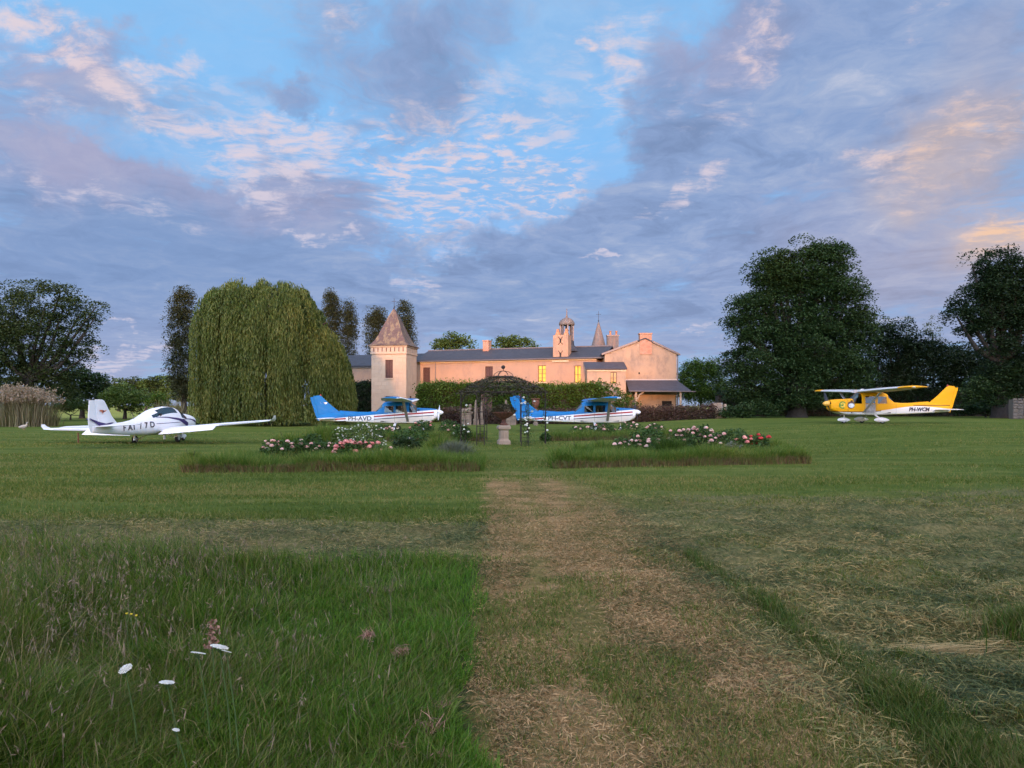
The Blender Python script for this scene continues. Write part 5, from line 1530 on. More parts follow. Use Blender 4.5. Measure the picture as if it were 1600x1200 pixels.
    # emblems
    if scheme == 'blue':
        for sd in (-1, 1):
            cx, cz, y = S(7.47), 1.735, sd * .0385
            pts = [(-.24, .07), (-.10, .06), (0, .075), (.10, .06), (.24, .07), (.17, -.02), (.07, -.05), (0, -.085), (-.07, -.05), (-.17, -.02)]
            e = decal_poly([(cx + p[0], cz + p[1]) for p in pts], y, sd).build('fin_emblem', M['prop_white'], root)
            decal_poly([(cx + .05 * math.cos(k * math.pi / 5), cz + .01 + .05 * math.sin(k * math.pi / 5)) for k in range(10)], y + sd * .0045, sd).build('emblem_disc', M['emblem_red'], e)
    else:
        for cx, mt, inn in ((X0 - 1.02, M['emblem_green'], M['yellow_decal']), (X0 - 1.50, M['emblem_brown'], M['prop_white'])):
            for sd in (-1, 1):
                s = X0 - cx; y = sd * (interp(HW, s)[2] - .002); cz = 1.09
                circ = lambda q, n=20, dx=0, dz=0, fl=1: [(cx + dx + q * math.cos(2 * math.pi * k / n), cz + dz + fl * q * math.sin(2 * math.pi * k / n)) for k in range(n)]
                e = decal_poly(circ(.215), y, sd, .012).build('round_emblem', mt, root)
                if mt is M['emblem_green']:
                    decal_poly(circ(.155), y + sd * .0125, sd, .004).build('emblem_field', inn, e)
                    decal_poly([(cx + a, cz + b_) for a, b_ in ((-.03, -.07), (.16, -.02), (.17, .03), (.0, .02), (.03, .10), (-.05, .05))], y + sd * .017, sd, .004).build('emblem_sign', mt, e)
                else:
                    decal_poly(circ(.18, 20, -.02, -.03, .72), y + sd * .0125, sd, .004).build('emblem_field', inn, e)
        for sd in (-1, 1):
            y = sd * .552
            q = MB(); q.box(X0 - 2.96, X0 - 2.36, min(y, y - sd * .01), max(y, y - sd * .01), .62, 1.14); q.build('door_panel', M['grey_door'], root)
    return root


def fairing(root, c, L, w, h, mat):
    mb = MB(); rings = []
    for f in (-1, -.8, -.45, 0, .4, .75, .94, 1):
        q = math.sqrt(max(0.0, 1 - f * f)) if f > 0 else (1 - abs(f) ** 1.6) ** .8
        q = max(q, .04)
        rings.append([Vector((c[0] + f * L, c[1] + w * q * math.cos(2 * math.pi * k / 12), c[2] + h * q * math.sin(2 * math.pi * k / 12) * (1 if math.sin(2 * math.pi * k / 12) > 0 else .85))) for k in range(12)])
    mb.loft(rings)
    return mb.build('wheel_fairing', mat, root, 50)


AIR = {}
M['canopy'] = glass('side_glass', (.34, .36, .36), .0)
M['screen'] = glass('screen_glass', (.5, .52, .52), .12)
M['dark_canopy'] = glass('tinted_canopy', (.08, .08, .11), .02)
M['seat_cloth'] = simple('seat_cloth', (.40, .29, .18), .9)
M['tyre'] = simple('tyre', (.018, .018, .018), .85)
M['prop'] = simple('black_blade', (.02, .02, .022), .4)
M['prop_white'] = simple('white_decal', (.70, .70, .69), .4)
M['letter'] = simple('letter_grey', (.055, .055, .06), .5)
M['letter_dark'] = simple('letter_black', (.03, .02, .035), .5)
M['fin_top_blue'] = simple('rudder_blue', BLUE, .5, spec=.16, var=.06)
M['fin_top_yellow'] = simple('rudder_yellow', YEL, .5, spec=.16, var=.06)
M['yellow_spinner'] = simple('spinner_yellow', (.70, .38, .06), .35)
M['yellow_decal'] = simple('yellow_decal', (.72, .45, .05), .5)
M['emblem_red'] = simple('emblem_dark_red', (.10, .02, .03), .5)
M['emblem_green'] = simple('emblem_green', (.06, .22, .03), .5)
M['emblem_brown'] = simple('emblem_brown', (.12, .07, .05), .5)
M['grey_door'] = simple('grey_door', (.26, .24, .23), .5, var=.3)
M['red_lens'] = simple('red_lens', (.35, .03, .02), .2)
M['lamp_glass'] = simple('lamp_lens', (.6, .6, .6), .15)
M['purple'] = simple('purple_stripe', (.035, .018, .11), .4)
M['orange_decal'] = simple('orange_decal', (.55, .18, .08), .5)


def low_wing(loc, heading, roll):
    """low-wing two-seater seen from behind its right side"""
    root = empty('low_wing_aeroplane', loc, heading, 'white low-wing aeroplane with purple stripes parked on the lawn', 'aeroplane')
    root.rotation_euler = Euler((roll, 0, heading), 'XYZ')
    wp = paint('white_glider_paint', lambda g, x, y, z: g.mix(0.0, (.76, .77, .78), WHITE))
    # stations along x: (x, belly, top, half width, widest height)
    ST = [(-4.65, .58, .84, .04, .72), (-4.2, .54, .88, .08, .72), (-3.5, .48, .90, .14, .70), (-2.7, .43, .95, .21, .70), (-2.1, .40, 1.02, .29, .70), (-1.6, .37, 1.14, .38, .72), (-1.2, .36, 1.28, .46, .76),
          (-.8, .35, 1.41, .52, .80), (-.3, .35, 1.52, .56, .82), (.15, .35, 1.56, .57, .84), (.55, .35, 1.55, .57, .84), (.8, .36, 1.50, .56, .84), (1.05, .37, 1.40, .55, .84), (1.35, .39, 1.255, .52, .82), (1.8, .42, 1.22, .47, .80), (2.2, .48, 1.17, .40, .82), (2.5, .58, 1.10, .30, .85), (2.62, .66, 1.03, .2, .86)]
    NS = 20; rings = []
    for x, zb, zt, w, zm in ST:
        ring = []
        for k in range(NS):
            a = 2 * math.pi * k / NS
            cs, sn = math.cos(a), math.sin(a)
            yy = w * math.copysign(abs(cs) ** .82, cs)
            zz = zm + (zt - zm) * sn if sn > 0 else zm + (zm - zb) * math.copysign(abs(sn) ** .85, sn)
            ring.append(Vector((x, yy, zz)))
        rings.append(ring)
    body = MB(); pans = {}
    for i in range(len(rings) - 1):
        for k in range(NS):
            q = [rings[i][k], rings[i][(k + 1) % NS], rings[i + 1][(k + 1) % NS], rings[i + 1][k]]
            xm = sum(p.x for p in q) / 4; kk = k if k < 5 else 9 - k
            pn = None
            if 0 <= k < 10:
                if -1.25 < xm < .5 and kk in (2, 3) and not (kk == 3 and xm < -.7): pn = 'side_window'
                if .78 < xm < 1.36 and kk in (1, 2, 3, 4): pn = 'windscreen'
            if pn: pans.setdefault((pn, 0 if pn == 'windscreen' else (1 if k < 5 else -1)), MB())._add(q, [(0, 1, 2, 3)])
            else: body._add(q, [(0, 1, 2, 3)])
    body._add(rings[0], [tuple(range(NS))]); body._add(rings[-1], [tuple(range(NS))])
    me = body.mesh('fuselage')
    bm = bmesh.new(); bm.from_mesh(me); bmesh.ops.remove_doubles(bm, verts=bm.verts, dist=.001); bmesh.ops.recalc_face_normals(bm, faces=bm.faces); bm.to_mesh(me); bm.free()
    me.polygons.foreach_set('use_smooth', [True] * len(me.polygons)); me.set_sharp_from_angle(angle=R(50))
    link('fuselage', me, wp, root)
    for (pn, sd), q in pans.items(): q.build(pn, M['dark_canopy'], root, 60)
    for y in (-.25, .25):
        q = MB(); q.box(-.65, -.1, y - .2, y + .2, .6, .78); q.box(-.8, -.66, y - .2, y + .2, .7, 1.25); q.build('seat', M['dark'], root)
    def surf(x, z, sd):
        t = [(s[0], s[1], s[2], s[3], s[4]) for s in ST]
        zb, zt, w, zm = interp(t, x)
        if z >= zm: sn = min(1, (z - zm) / (zt - zm)); cs = math.sqrt(max(0, 1 - sn * sn))
        else: sn = min(1, (zm - z) / (zm - zb)) ** (1 / .85); cs = math.sqrt(max(0, 1 - sn * sn))
        return Vector((x, sd * w * cs ** .82, z))
    def band(top, bot, sd, name, mat, off=.008, n=16):
        """stripe lying on the skin between two curves of (x, z)"""
        mb = MB(); prev = None; rows = []
        xs = np.linspace(top[0][0], top[-1][0], n)
        for x in xs:
            zt = np.interp(x, [p[0] for p in top], [p[1] for p in top]); zb = np.interp(x, [p[0] for p in bot], [p[1] for p in bot])
            row = []
            for f in np.linspace(0, 1, 4):
                z = zt + (zb - zt) * f
                p = surf(x, z, sd); p2 = surf(x, z + .01, sd)
                nrm = Vector((0, sd, 0)) + Vector((0, 0, 1)) * max(-.9, min(.9, -(p2.y - p.y) * sd / .01))
                row.append(p + nrm.normalized() * off)
            rows.append(row)
        vs = [p for r_ in rows for p in r_]; fs = []
        for i in range(n - 1):
            for k in range(3): fs.append((i * 4 + k, i * 4 + k + 1, i * 4 + k + 5, i * 4 + k + 4))
        mb._add(vs, fs)
        return mb.build(name, mat, root, 60)
    for sd in (-1, 1):
        band([(-1.25, 1.115), (-.4, 1.10), (.5, 1.03), (1.0, .95), (1.35, .82)], [(-1.25, 1.095), (-.4, 1.06), (.5, .93), (1.0, .74), (1.35, .60)], sd, 'stripe', M['purple'])
        band([(.75, .98), (1.3, 1.0), (1.8, .98), (2.25, .92), (2.5, .80)], [(.75, .95), (1.3, .97), (1.8, .93), (2.25, .82), (2.5, .72)], sd, 'stripe', M['purple'])
        band([(-1.15, .83), (.6, .86)], [(-1.15, .81), (.6, .84)], sd, 'stripe', M['purple'], n=8)
        # wings with dihedral, flaps down, winglets
        secs = [(sd * .42, .55, 1.42, .52, .13, 0), (sd * 2.9, .50, 1.22, .64, .13, 0), (sd * 4.6, .32, .86, .73, .12, 0), (sd * 5.0, .22, .66, .76, .10, 0)]
        wo = wing_mesh(secs, 8).build('wing', wp, root, 40)
        rg = MB(); rings2 = []
        for (y, z, xl, c, t) in ((5.0, .76, .22, .66, .03), (5.09, .81, .12, .50, .025), (5.15, .89, -.04, .34, .02), (5.18, .98, -.12, .20, .012)):
            rings2.append([Vector((xl, sd * y, z)), Vector((xl - c * .4, sd * (y + t), z)), Vector((xl - c, sd * y, z)), Vector((xl - c * .4, sd * (y - t), z))])
        rg.loft(rings2); rg.build('winglet', wp, wo, 40)
        fl = MB(); dz = -.11
        fl.hexa([(-1.28, sd * .62, .53 + dz - .05), (-.84, sd * .62, .51), (-.70, sd * 2.85, .63), (-1.08, sd * 2.85, .64 + dz - .05), (-1.28, sd * .62, .53 + dz - .03), (-.84, sd * .62, .57), (-.70, sd * 2.85, .685), (-1.08, sd * 2.85, .64 + dz - .03)])
        fl.build('flap', wp, wo)
        fl = MB(); fl.hexa([(-.62, sd * 2.92, .655), (-.50, sd * 2.92, .64), (-.30, sd * 4.55, .72), (-.42, sd * 4.55, .735), (-.72, sd * 2.92, .675), (-.50, sd * 2.92, .70), (-.30, sd * 4.55, .775), (-.50, sd * 4.55, .755)])
        fl.build('aileron', wp, wo)
        MB().tube([(-.2, sd * 4.05, .70), (-.2, sd * 4.05, .60)], .012, 5).build('tie_down_ring', M['pipe'], wo)
        # tailplane
        secs = [(sd * .06, -3.62, .92, .80, .09, 0), (sd * 1.40, -3.80, .62, .83, .08, 0), (sd * 1.50, -3.90, .46, .83, .05, 0)]
        wing_mesh(secs, 7).build('tailplane', wp, root, 40)
        # main gear
        mb = MB(); rr = []
        for p, wd in ((Vector((-.28, sd * .34, .42)), .07), (Vector((-.34, sd * .66, .27)), .06), (Vector((-.38, sd * .88, .16)), .05)):
            rr.append([p + Vector((dx, 0, dz_)) for dx, dz_ in ((wd, 0), (0, .02), (-wd, 0), (0, -.02))])
        mb.loft(rr); mb.build('gear_leg', wp, root)
        wheel(root, 'main_wheel', (-.38, sd * .95, .175), .175, .13, M['tyre'], wp)
        if sd == -1: fairing(root, (-.34, sd * .95, .265), .30, .10, .10, wp)
        MB().box(-.95, -.85, sd * .66 - .02, sd * .66 + .02, .16, .40).build('step', wp, root)
    # fin and rudder
    def fin(pl, ptt, t):
        mb = MB(); rr = []
        for (xl, zl), (xt, zt) in zip(pl, ptt):
            xm = xl * .6 + xt * .4; zmm = zl * .6 + zt * .4
            rr.append([Vector((xl, 0, zl)), Vector((xm, t, zmm)), Vector((xt, .008, zt)), Vector((xt, -.008, zt)), Vector((xm, -t, zmm))])
        mb.loft(rr); return mb
    fin([(-3.05, .86), (-3.42, 1.18), (-3.72, 1.60), (-3.86, 1.78), (-4.0, 1.83)], [(-4.30, .86), (-4.34, 1.18), (-4.40, 1.60), (-4.42, 1.78), (-4.43, 1.83)], .06).build('fin', wp, root, 40)
    fin([(-4.31, .56), (-4.32, .86), (-4.35, 1.18), (-4.41, 1.60), (-4.43, 1.80)], [(-4.75, .60), (-4.86, .86), (-4.86, 1.18), (-4.80, 1.60), (-4.76, 1.80)], .035).build('rudder', wp, root, 40)
    for sd in (-1, 1):
        decal_poly([(-4.86, 1.13), (-4.35, .99), (-3.9, .91), (-3.55, .95), (-3.4, .94), (-3.7, .86), (-3.95, .76), (-4.25, .80), (-4.55, .95), (-4.86, 1.09)], sd * .064, sd, .004).build('stripe', M['purple'], root)
        e = decal_poly([(-4.30, 1.42), (-4.12, 1.44), (-3.98, 1.41), (-3.82, 1.43), (-3.94, 1.36), (-4.03, 1.35), (-4.07, 1.27), (-4.12, 1.35), (-4.20, 1.37)], sd * .062, sd, .004).build('fin_emblem', M['orange_decal'], root)
        decal_poly([(-4.05 + .05 * math.cos(k * .785), 1.38 + .045 * math.sin(k * .785)) for k in range(8)], sd * .067, sd, .003).build('emblem_disc', M['emblem_red'], e)
        rot = Matrix.Rotation(R(7), 3, 'Z') @ Euler((R(78), 0, 0)).to_matrix() if sd == -1 else Matrix.Rotation(R(-7), 3, 'Z') @ Euler((R(78), 0, R(180))).to_matrix()
    # registration letters along the rear fuselage, each set on the skin
    for sd in (-1, 1):
        txt = 'FAI/7D'; xs = [-2.95, -2.62, -2.40, -2.02, -1.72, -1.38]
        for ch, x in zip(txt, xs if sd == -1 else xs[::-1]):
            zc = .70 + (x + 2.95) * .055
            p = surf(x, zc, sd); dx = surf(x + .1, zc, sd) - surf(x - .1, zc, sd); yaw = math.atan2(dx.y, dx.x)
            up = surf(x, zc + .06, sd) - surf(x, zc - .06, sd)
            ex = dx.normalized() * (1 if sd == -1 else -1); ez = up.normalized(); ny = ex.cross(ez).normalized()
            rot = Matrix((ex, ez, ny)).transposed()
            flat_text(ch, .34, M['letter_dark'], 'registration_letter', root, p + ny * .012, rot, .0, 1.05, .006)
    MB().tube([(-1.95, 0, 1.02), (-2.1, 0, 1.32)], .012, 6).build('aerial', M['pipe'], root)
    # propeller, spinner, nose gear
    hub = (2.66, 0, .88)
    mb = MB(); rr = []
    for f, q in ((0, .17), (.4, .15), (.75, .09), (1, .01)): rr.append([Vector((2.62 + .30 * f, q * math.cos(2 * math.pi * k / 14), .88 + q * math.sin(2 * math.pi * k / 14))) for k in range(14)])
    mb.loft(rr); mb.build('spinner', wp, root, 40)
    for a in (R(180 + 27), R(27)): prop_blade('propeller_blade', root, M['prop'], hub, a, .86, .17)
    MB().tube([(1.75, 0, .46), (1.85, 0, .17)], .035, 8).build('nose_leg', wp, root)
    wheel(root, 'nose_wheel', (1.85, 0, .15), .15, .11, M['tyre'], wp)
    fairing(root, (1.82, 0, .2), .3, .085, .12, wp)
    return root


def build_aircraft():
    low_wing((-15.2, 31.9, gz1(-15.2, 31.9)), R(86), R(-2.2))
    def hw(reg, label, scheme, px_mid, Z, heading, **k):
        X = (px_mid - 800) / FPX * Z
        return high_wing(reg, label, scheme, (X, Z, k.pop('z', None) if 'z' in k else gz1(X, Z)), heading, **k)
    # px_mid is the column of the wing strut, 2.3 m behind the spinner tip
    hw('PH-AVD', 'blue and white high-wing aeroplane lettered PH-AVD in front of the tower', 'blue', 634, 46.0, R(2), prop_ang=R(35))
    hw('PH-CVT', 'blue and white high-wing aeroplane lettered PH-CVT behind the iron gazebo', 'blue', 943, 46.5, R(0), prop_ang=R(35))
    hw('PH-WCM', 'yellow high-wing aeroplane lettered PH-WCM with white wheel fairings', 'yellow', 1346, 43.6, R(183), wheelpants=True, prop_ang=R(122))


build_aircraft()


# ------------------------------------------------------------------ flower beds
def bed_grass(name, label, x0, x1, yf0, yf1, depth, h, n, seed, leaf='bed', gap=None):
    """tall grass filling a bed whose front edge runs from (x0, yf0) to (x1, yf1), with brown thatch along the cut edge"""
    r = np.random.default_rng(seed)
    u = r.uniform(0, 1, n); v = r.uniform(-.03, 1, n); v = np.sign(v) * np.abs(v) ** 1.7
    x = x0 + (x1 - x0) * u + r.normal(0, .05, n); y = yf0 + (yf1 - yf0) * u + v * depth + .12 * (fbm(x * 1.3, x * 0, seed) - .5)
    hh = h * (.55 + .75 * fbm(x * .9, y * .7, seed + 2)) * r.uniform(.5, 1.1, n) * np.where(v > .25, .85, 1.0)
    if gap: hh *= 1 - .6 * np.exp(-((x - gap) / .35) ** 2)
    V, F = blades(n, np.column_stack([x, y, gz(x, y)]), hh, r.uniform(.009, .020, n), .85, seed + 3)
    tag(link(name, np_mesh(name, V, F), LEAF[leaf]), label, 'grass', kind='stuff')
    m = n // 3
    u = r.uniform(0, 1, m); x = x0 + (x1 - x0) * u; y = yf0 + (yf1 - yf0) * u - r.uniform(0, .16, m) + .12 * (fbm(x * 1.3, x * 0, seed) - .5)
    e = r.uniform(0, 1, m) < .08
    V, F = blades(m, np.column_stack([x, y, gz(x, y)]), h * r.uniform(.12, .50, m) * (.55 + .8 * fbm(x * 1.7, x * 0 + 2, seed + 9)), r.uniform(.010, .022, m), .5, seed + 4, bias=np.tile([0, -.35, 0], (m, 1)))
    tag(link('bed_thatch', np_mesh('bed_thatch', V, F), M['thatch']), 'brown cut thatch along the front of ' + label.split(' filling ')[-1], 'thatch', kind='stuff')


def bush(name, label, cat, px, Z, wpx, ytop, leaf, petals=None, nb=0, bsize=.06, group=None, seed=1, dens=1.0, size=.085, upright=.0, base_h=.0, bl_band=.45):
    """garden plant: stems, leaves and (optionally) blooms over its top"""
    r = np.random.default_rng(seed * 13 + 7)
    X = (px - 800) / FPX * Z; g0 = gz1(X, Z)
    w = wpx / FPX * Z / 2; h = EYE + (HZ - ytop) / FPX * Z - g0
    root = empty(name, (X, Z, g0), 0, label, cat, group)
    n = int(620 * dens * max(1, w * h / .25))
    d = r.normal(0, 1, (n, 3)); d /= np.linalg.norm(d, axis=1)[:, None]; d *= r.uniform(.35, 1, (n, 1)) ** .6
    lump = 1 + .35 * (fbm(d[:, 0] * 2.5 + 5, d[:, 2] * 2.5 + seed, seed) - .5)
    c = np.stack([d[:, 0] * w * lump, d[:, 1] * w * .9 * lump, h * .52 + d[:, 2] * h * .48 * lump], 1)
    c = c[c[:, 2] > .03]
    V, F = kites(c, size * r.uniform(.6, 1.4, len(c)), .6, r, .4)
    if upright:
        n = int(900 * dens * max(.5, w * h / .25)); u_ = r.normal(0, .45, n).clip(-1, 1); v_ = r.normal(0, .4, n)
        V, F = blades(n, np.stack([u_ * w, v_ * w, np.zeros(n)], 1), h * r.uniform(.45, 1.05, n) * (1 - .35 * u_ ** 2), r.uniform(.012, .028, n), .5, seed + 70, bias=np.stack([u_, v_, np.zeros(n)], 1))
    link('foliage', np_mesh('foliage', V, F), LEAF[leaf], root)
    mb = MB()
    for k in range(7):
        a = k * .9 + seed; e = Vector((math.cos(a) * w * .6, math.sin(a) * w * .55, h * (.7 + .25 * math.sin(k * 2.3))))
        mb.tube([(0, 0, -.03), e * .5 + Vector((0, 0, h * .12)), e], [.012, .009, .005], 5, False)
    mb.build('stems', M['bark'], root)
    if petals:
        mb = MB()
        for k in range(nb):
            a = r.uniform(0, 2 * math.pi); q = r.uniform(0, 1) ** .5
            p = Vector((math.cos(a) * q * w, math.sin(a) * q * w * .8 - .1 * w, h * (1 - bl_band * r.uniform(0, 1)) * (1 - .12 * q)))
            s = bsize * r.uniform(.7, 1.2)
            mb.ball(p, (s, s, s * .72), 7, 4)
            for j in range(3):
                b_ = a + j * 2.1; mb.ball(p + Vector((math.cos(b_) * s * .6, math.sin(b_) * s * .6, -s * .15)), (s * .62, s * .62, s * .5), 6, 3)
        o = mb.build('blooms', M[petals], root, 60); o['kind'] = 'stuff'
    return root


M['thatch'] = foliage('brown_thatch', [(.085, .060, .026), (.13, .092, .040), (.18, .13, .055), (.085, .12, .022), (.11, .15, .03)], .15, .25, 1.5)


def build_garden():
    bed_grass('bed_grass', 'green grass filling the left front flower bed', -7.9, -.80, 17.75, 18.0, 3.4, .56, 26000, 101, gap=-5.6)
    bed_grass('bed_grass', 'green grass filling the right front flower bed', 1.05, 8.2, 18.9, 20.4, 3.2, .56, 26000, 111)
    bed_grass('bed_grass', 'green grass filling the left rear flower bed', -5.6, -1.3, 33.0, 33.6, 3.0, .60, 6500, 121)
    bed_grass('bed_grass', 'green grass filling the right rear flower bed', 1.5, 9.4, 33.4, 36.0, 3.4, .60, 9500, 131)
    B = bush
    rg = 'rose bushes in the flower beds'
    L = [  # px, Z, width px, top row, petals, count, bloom size, label
        (432, 20.2, 52, 684, 'blush_petal', 13, .055, 'pink rose bush at the left end of the left front bed'),
        (466, 20.6, 34, 684, 'blush_petal', 8, .055, 'pink rose bush second from the left end of the left front bed'),
        (503, 20.8, 46, 687, 'blush_petal', 8, .050, 'pale rose bush with scattered small blooms below the white daisies'),
        (540, 20.0, 40, 685, 'pink_petal', 13, .070, 'deep pink rose bush with the biggest blooms in the left bed'),
        (573, 20.3, 38, 685, 'pink_petal', 12, .062, 'pink rose bush right of the deepest pink one in the left bed'),
        (596, 20.0, 30, 694, 'blush_petal', 4, .055, 'small rose bush with few blooms beside the dark round shrub'),
        (972, 22.0, 34, 682, 'blush_petal', 6, .058, 'blush rose bush at the left end of the right bed roses'),
        (1000, 22.2, 34, 679, 'blush_petal', 9, .060, 'blush rose bush left of the tall grass tuft'),
        (1026, 22.0, 30, 682, 'blush_petal', 5, .058, 'small blush rose bush touching the tall grass tuft'),
        (1066, 23.0, 44, 668, 'blush_petal', 13, .058, 'tall blush rose bush just right of the grass tuft'),
        (1095, 23.4, 48, 662, 'blush_petal', 17, .062, 'tallest rose bush of the right bed, thick with blush blooms'),
        (1124, 22.6, 36, 674, 'blush_petal', 10, .062, 'blush rose bush right of the tallest one'),
        (1160, 22.4, 30, 678, 'pink_petal', 6, .060, 'pink rose bush left of the red roses'),
        (1186, 22.4, 32, 677, 'red_petal', 8, .066, 'rose bush with bright red blooms'),
        (905, 35.5, 34, 664, 'blush_petal', 6, .070, 'rose bush in the rear bed under the letters PH-CVT'),
        (945, 36.0, 36, 660, 'blush_petal', 9, .072, 'rose bush in the rear bed below the cabin of PH-CVT'),
        (985, 36.4, 40, 658, 'blush_petal', 11, .072, 'rose bush in the rear bed below the nose of PH-CVT'),
        (1025, 37.0, 34, 660, 'blush_petal', 8, .070, 'rose bush at the right end of the rear bed'),
        (598, 36.0, 34, 662, 'blush_petal', 8, .072, 'rose bush in the left rear bed under the cabin of PH-AVD'),
        (660, 35.5, 40, 656, 'pink_petal', 9, .060, 'rose bush with reddish shoots under the nose of PH-AVD'),
        (702, 34.5, 34, 655, 'blush_petal', 4, .060, 'tall loose rose bush left of the gazebo'),
    ]
    for i, (px, Z, w, yt, pm, nb, bs, lab) in enumerate(L):
        B('rose_bush', lab, 'rose bush', px, Z, w, yt, 'rose', pm, nb, bs, rg, seed=i + 1)
    B('daisy_plant', 'airy plant covered in tiny white daisies in the left bed', 'flowers', 562, 23.0, 84, 658, 'mid', 'white_petal', 120, .026, None, 41, 1.2, .06, .0, 0, .62)
    B('green_bush', 'leafy green bush behind the left bed roses, left of the daisies', 'bush', 512, 24.0, 66, 658, 'bed', None, 0, .05, None, 42, 1.3, .085, .6)
    B('green_bush', 'dark green bush between the two halves of the left bed roses', 'bush', 488, 22.5, 40, 676, 'rose', None, 0, .05, None, 43, 1.2)
    B('round_shrub', 'dark rounded shrub at the right of the left front bed', 'shrub', 634, 20.6, 46, 680, 'dark', 'white_petal', 2, .05, None, 44, 1.5)
    B('lavender_bush', 'grey-green lavender mound near the path end of the left bed', 'bush', 711, 20.4, 54, 686, 'grey', None, 0, .05, None, 45, 1.8, .075, .7)
    B('tall_grass_tuft', 'tall dark grass tuft in the middle of the right bed', 'plant', 1045, 20.6, 42, 678, 'hedge', None, 0, .05, None, 46, 2.0, .11, .85)
    B('green_bush', 'green bush at the path end of the right bed', 'bush', 905, 21.0, 44, 688, 'bed', None, 0, .05, None, 47, 1.3, .085, .7)
    B('low_perennial', 'low blue-green plant between pink and tall roses in the right bed', 'plant', 1142, 21.6, 40, 690, 'grey', None, 0, .05, None, 48, 1.2)
    B('grass_tuft', 'upright grass tuft at the left corner of the left bed', 'plant', 298, 18.4, 28, 700, 'bed', None, 0, .05, None, 49, 1.2, .10, .85)
    B('green_bush', 'green bush at the right end of the right bed past the red roses', 'bush', 1232, 21.6, 60, 692, 'bed', None, 0, .05, None, 50, 1.1, .08, .7)
    B('shrub_by_gazebo', 'loose dark shrub at the left foot of the gazebo', 'shrub', 722, 31.4, 34, 664, 'rose', 'white_petal', 3, .06, None, 51, 1.2)
    B('potted_shrub', 'small bright yellow-green shrub under the lean-to roof', 'shrub', 1048, 72.0, 9, 634, 'bed', None, 0, .05, None, 52, 1.5, .12)
    B('low_shrub', 'small dark shrub at the right foot of the gazebo', 'shrub', 852, 32.4, 17, 676, 'rose', None, 0, .05, None, 53, 1.2)

    for i, (px, Z, w, yt, lf, lab) in enumerate(((452, 23.4, 70, 672, 'bed', 'light green bush behind the left end roses of the left bed'), (640, 25.5, 60, 668, 'rose', 'dark leafy bush behind the dark rounded shrub in the left bed'), (690, 23.5, 50, 676, 'bed', 'light green bush behind the lavender mound'),
            (1012, 24.6, 60, 668, 'rose', 'dark leafy bush behind the blush roses left of the grass tuft'), (1146, 24.6, 60, 668, 'rose', 'dark leafy bush behind the pink and red roses'), (1208, 23.0, 44, 682, 'bed', 'light green bush just right of the red roses'), (940, 22.6, 50, 684, 'bed', 'light green bush at the left end of the right bed roses'))):
        B('green_bush', lab, 'bush', px, Z, w, yt, lf, None, 0, .05, None, 60 + i, 1.0, .085, .5 if lf == 'bed' else 0)
    # iron gazebo
    gx, gy = -.37, 31.0
    gb = empty('gazebo', (gx, gy, gz1(gx, gy)), 0, 'dark iron gazebo with vine-covered domed roof over a stone urn', 'gazebo')
    Rr = 1.78; ze = 2.16
    for k in range(6):
        a = k * math.pi / 3; ca, sa = math.cos(a), math.sin(a)
        mb = MB()
        for s in (-.15, .15):
            x = Rr * ca - sa * s * 1.0; y = Rr * sa + ca * s * 1.0
            if k in (1, 2, 4, 5): x, y = Rr * ca + s, Rr * sa
            mb.tube([(x, y, -.1), (x, y, ze)], .020, 6)
        for i in range(7):
            z = .18 + i * .29
            if k in (1, 2, 4, 5): mb.tube([(Rr * ca - .15, Rr * sa, z), (Rr * ca + .15, Rr * sa, z)], .011, 5)
            else: mb.tube([(Rr * ca - sa * .15, Rr * sa + ca * .15, z), (Rr * ca + sa * .15, Rr * sa - ca * .15, z)], .011, 5)
        mb.build('pillar', M['iron'], gb)
        b_ = (k + 1) * math.pi / 3
        p0 = Vector((Rr * ca, Rr * sa, ze)); p1 = Vector((Rr * math.cos(b_), Rr * math.sin(b_), ze))
        MB().tube([p0, p1], .026, 6).build('eave_beam', M['iron'], gb)
        arch = [p0.lerp(p1, .5 + .42 * math.sin(t)) + Vector((0, 0, -.42 * (1 - math.cos(t)))) for t in np.linspace(-math.pi / 2 * .98, math.pi / 2 * .98, 9)]
        MB().tube(arch, .014, 5).build('arch', M['iron'], gb)
        rib = [Vector((Rr * 1.03 * ca * f, Rr * 1.03 * sa * f, z)) for f, z in ((1.03, ze - .03), (.84, ze + .20), (.60, ze + .41), (.40, ze + .55), (.24, ze + .63))]
        MB().tube(rib, .02, 6).build('roof_rib', M['iron'], gb)
        dome = [Vector((.43 * ca * f, .43 * sa * f, z)) for f, z in ((1, ze + .66), (.86, ze + .77), (.55, ze + .86), (.12, ze + .90))]
        MB().tube(dome, .012, 5).build('dome_rib', M['iron'], gb)
    for q, z in ((.43, ze + .62), (.43, ze + .66), (1.05, ze + .43), (1.45, ze + .22)):
        mb = MB(); mb.tube([(q * math.cos(t), q * math.sin(t), z) for t in np.linspace(0, 2 * math.pi, 25)], .02, 5, False); mb.build('roof_ring', M['iron'], gb)
    mb = MB(); mb.tube([(0, 0, ze + .88), (0, 0, ze + 1.0)], .015, 6); mb.ball((0, 0, ze + 1.06), .085, 14, 10); mb.build('ball_finial', M['iron'], gb, 60)
    r = np.random.default_rng(8)
    n = 3000; t = r.uniform(0, 2 * np.pi, n); f = .24 + .86 * r.uniform(0, 1, n) ** .6
    hexr = np.cos(np.pi / 6) / np.cos((t % (np.pi / 3)) - np.pi / 6)
    z = np.interp(f, [.24, .40, .60, .84, 1.03, 1.1], [ze + .63, ze + .55, ze + .41, ze + .20, ze - .03, ze - .14]) + np.abs(r.normal(0, .05, n)) - .35 * (r.uniform(0, 1, n) < .10) * r.uniform(0, 1, n) * (f > .85)
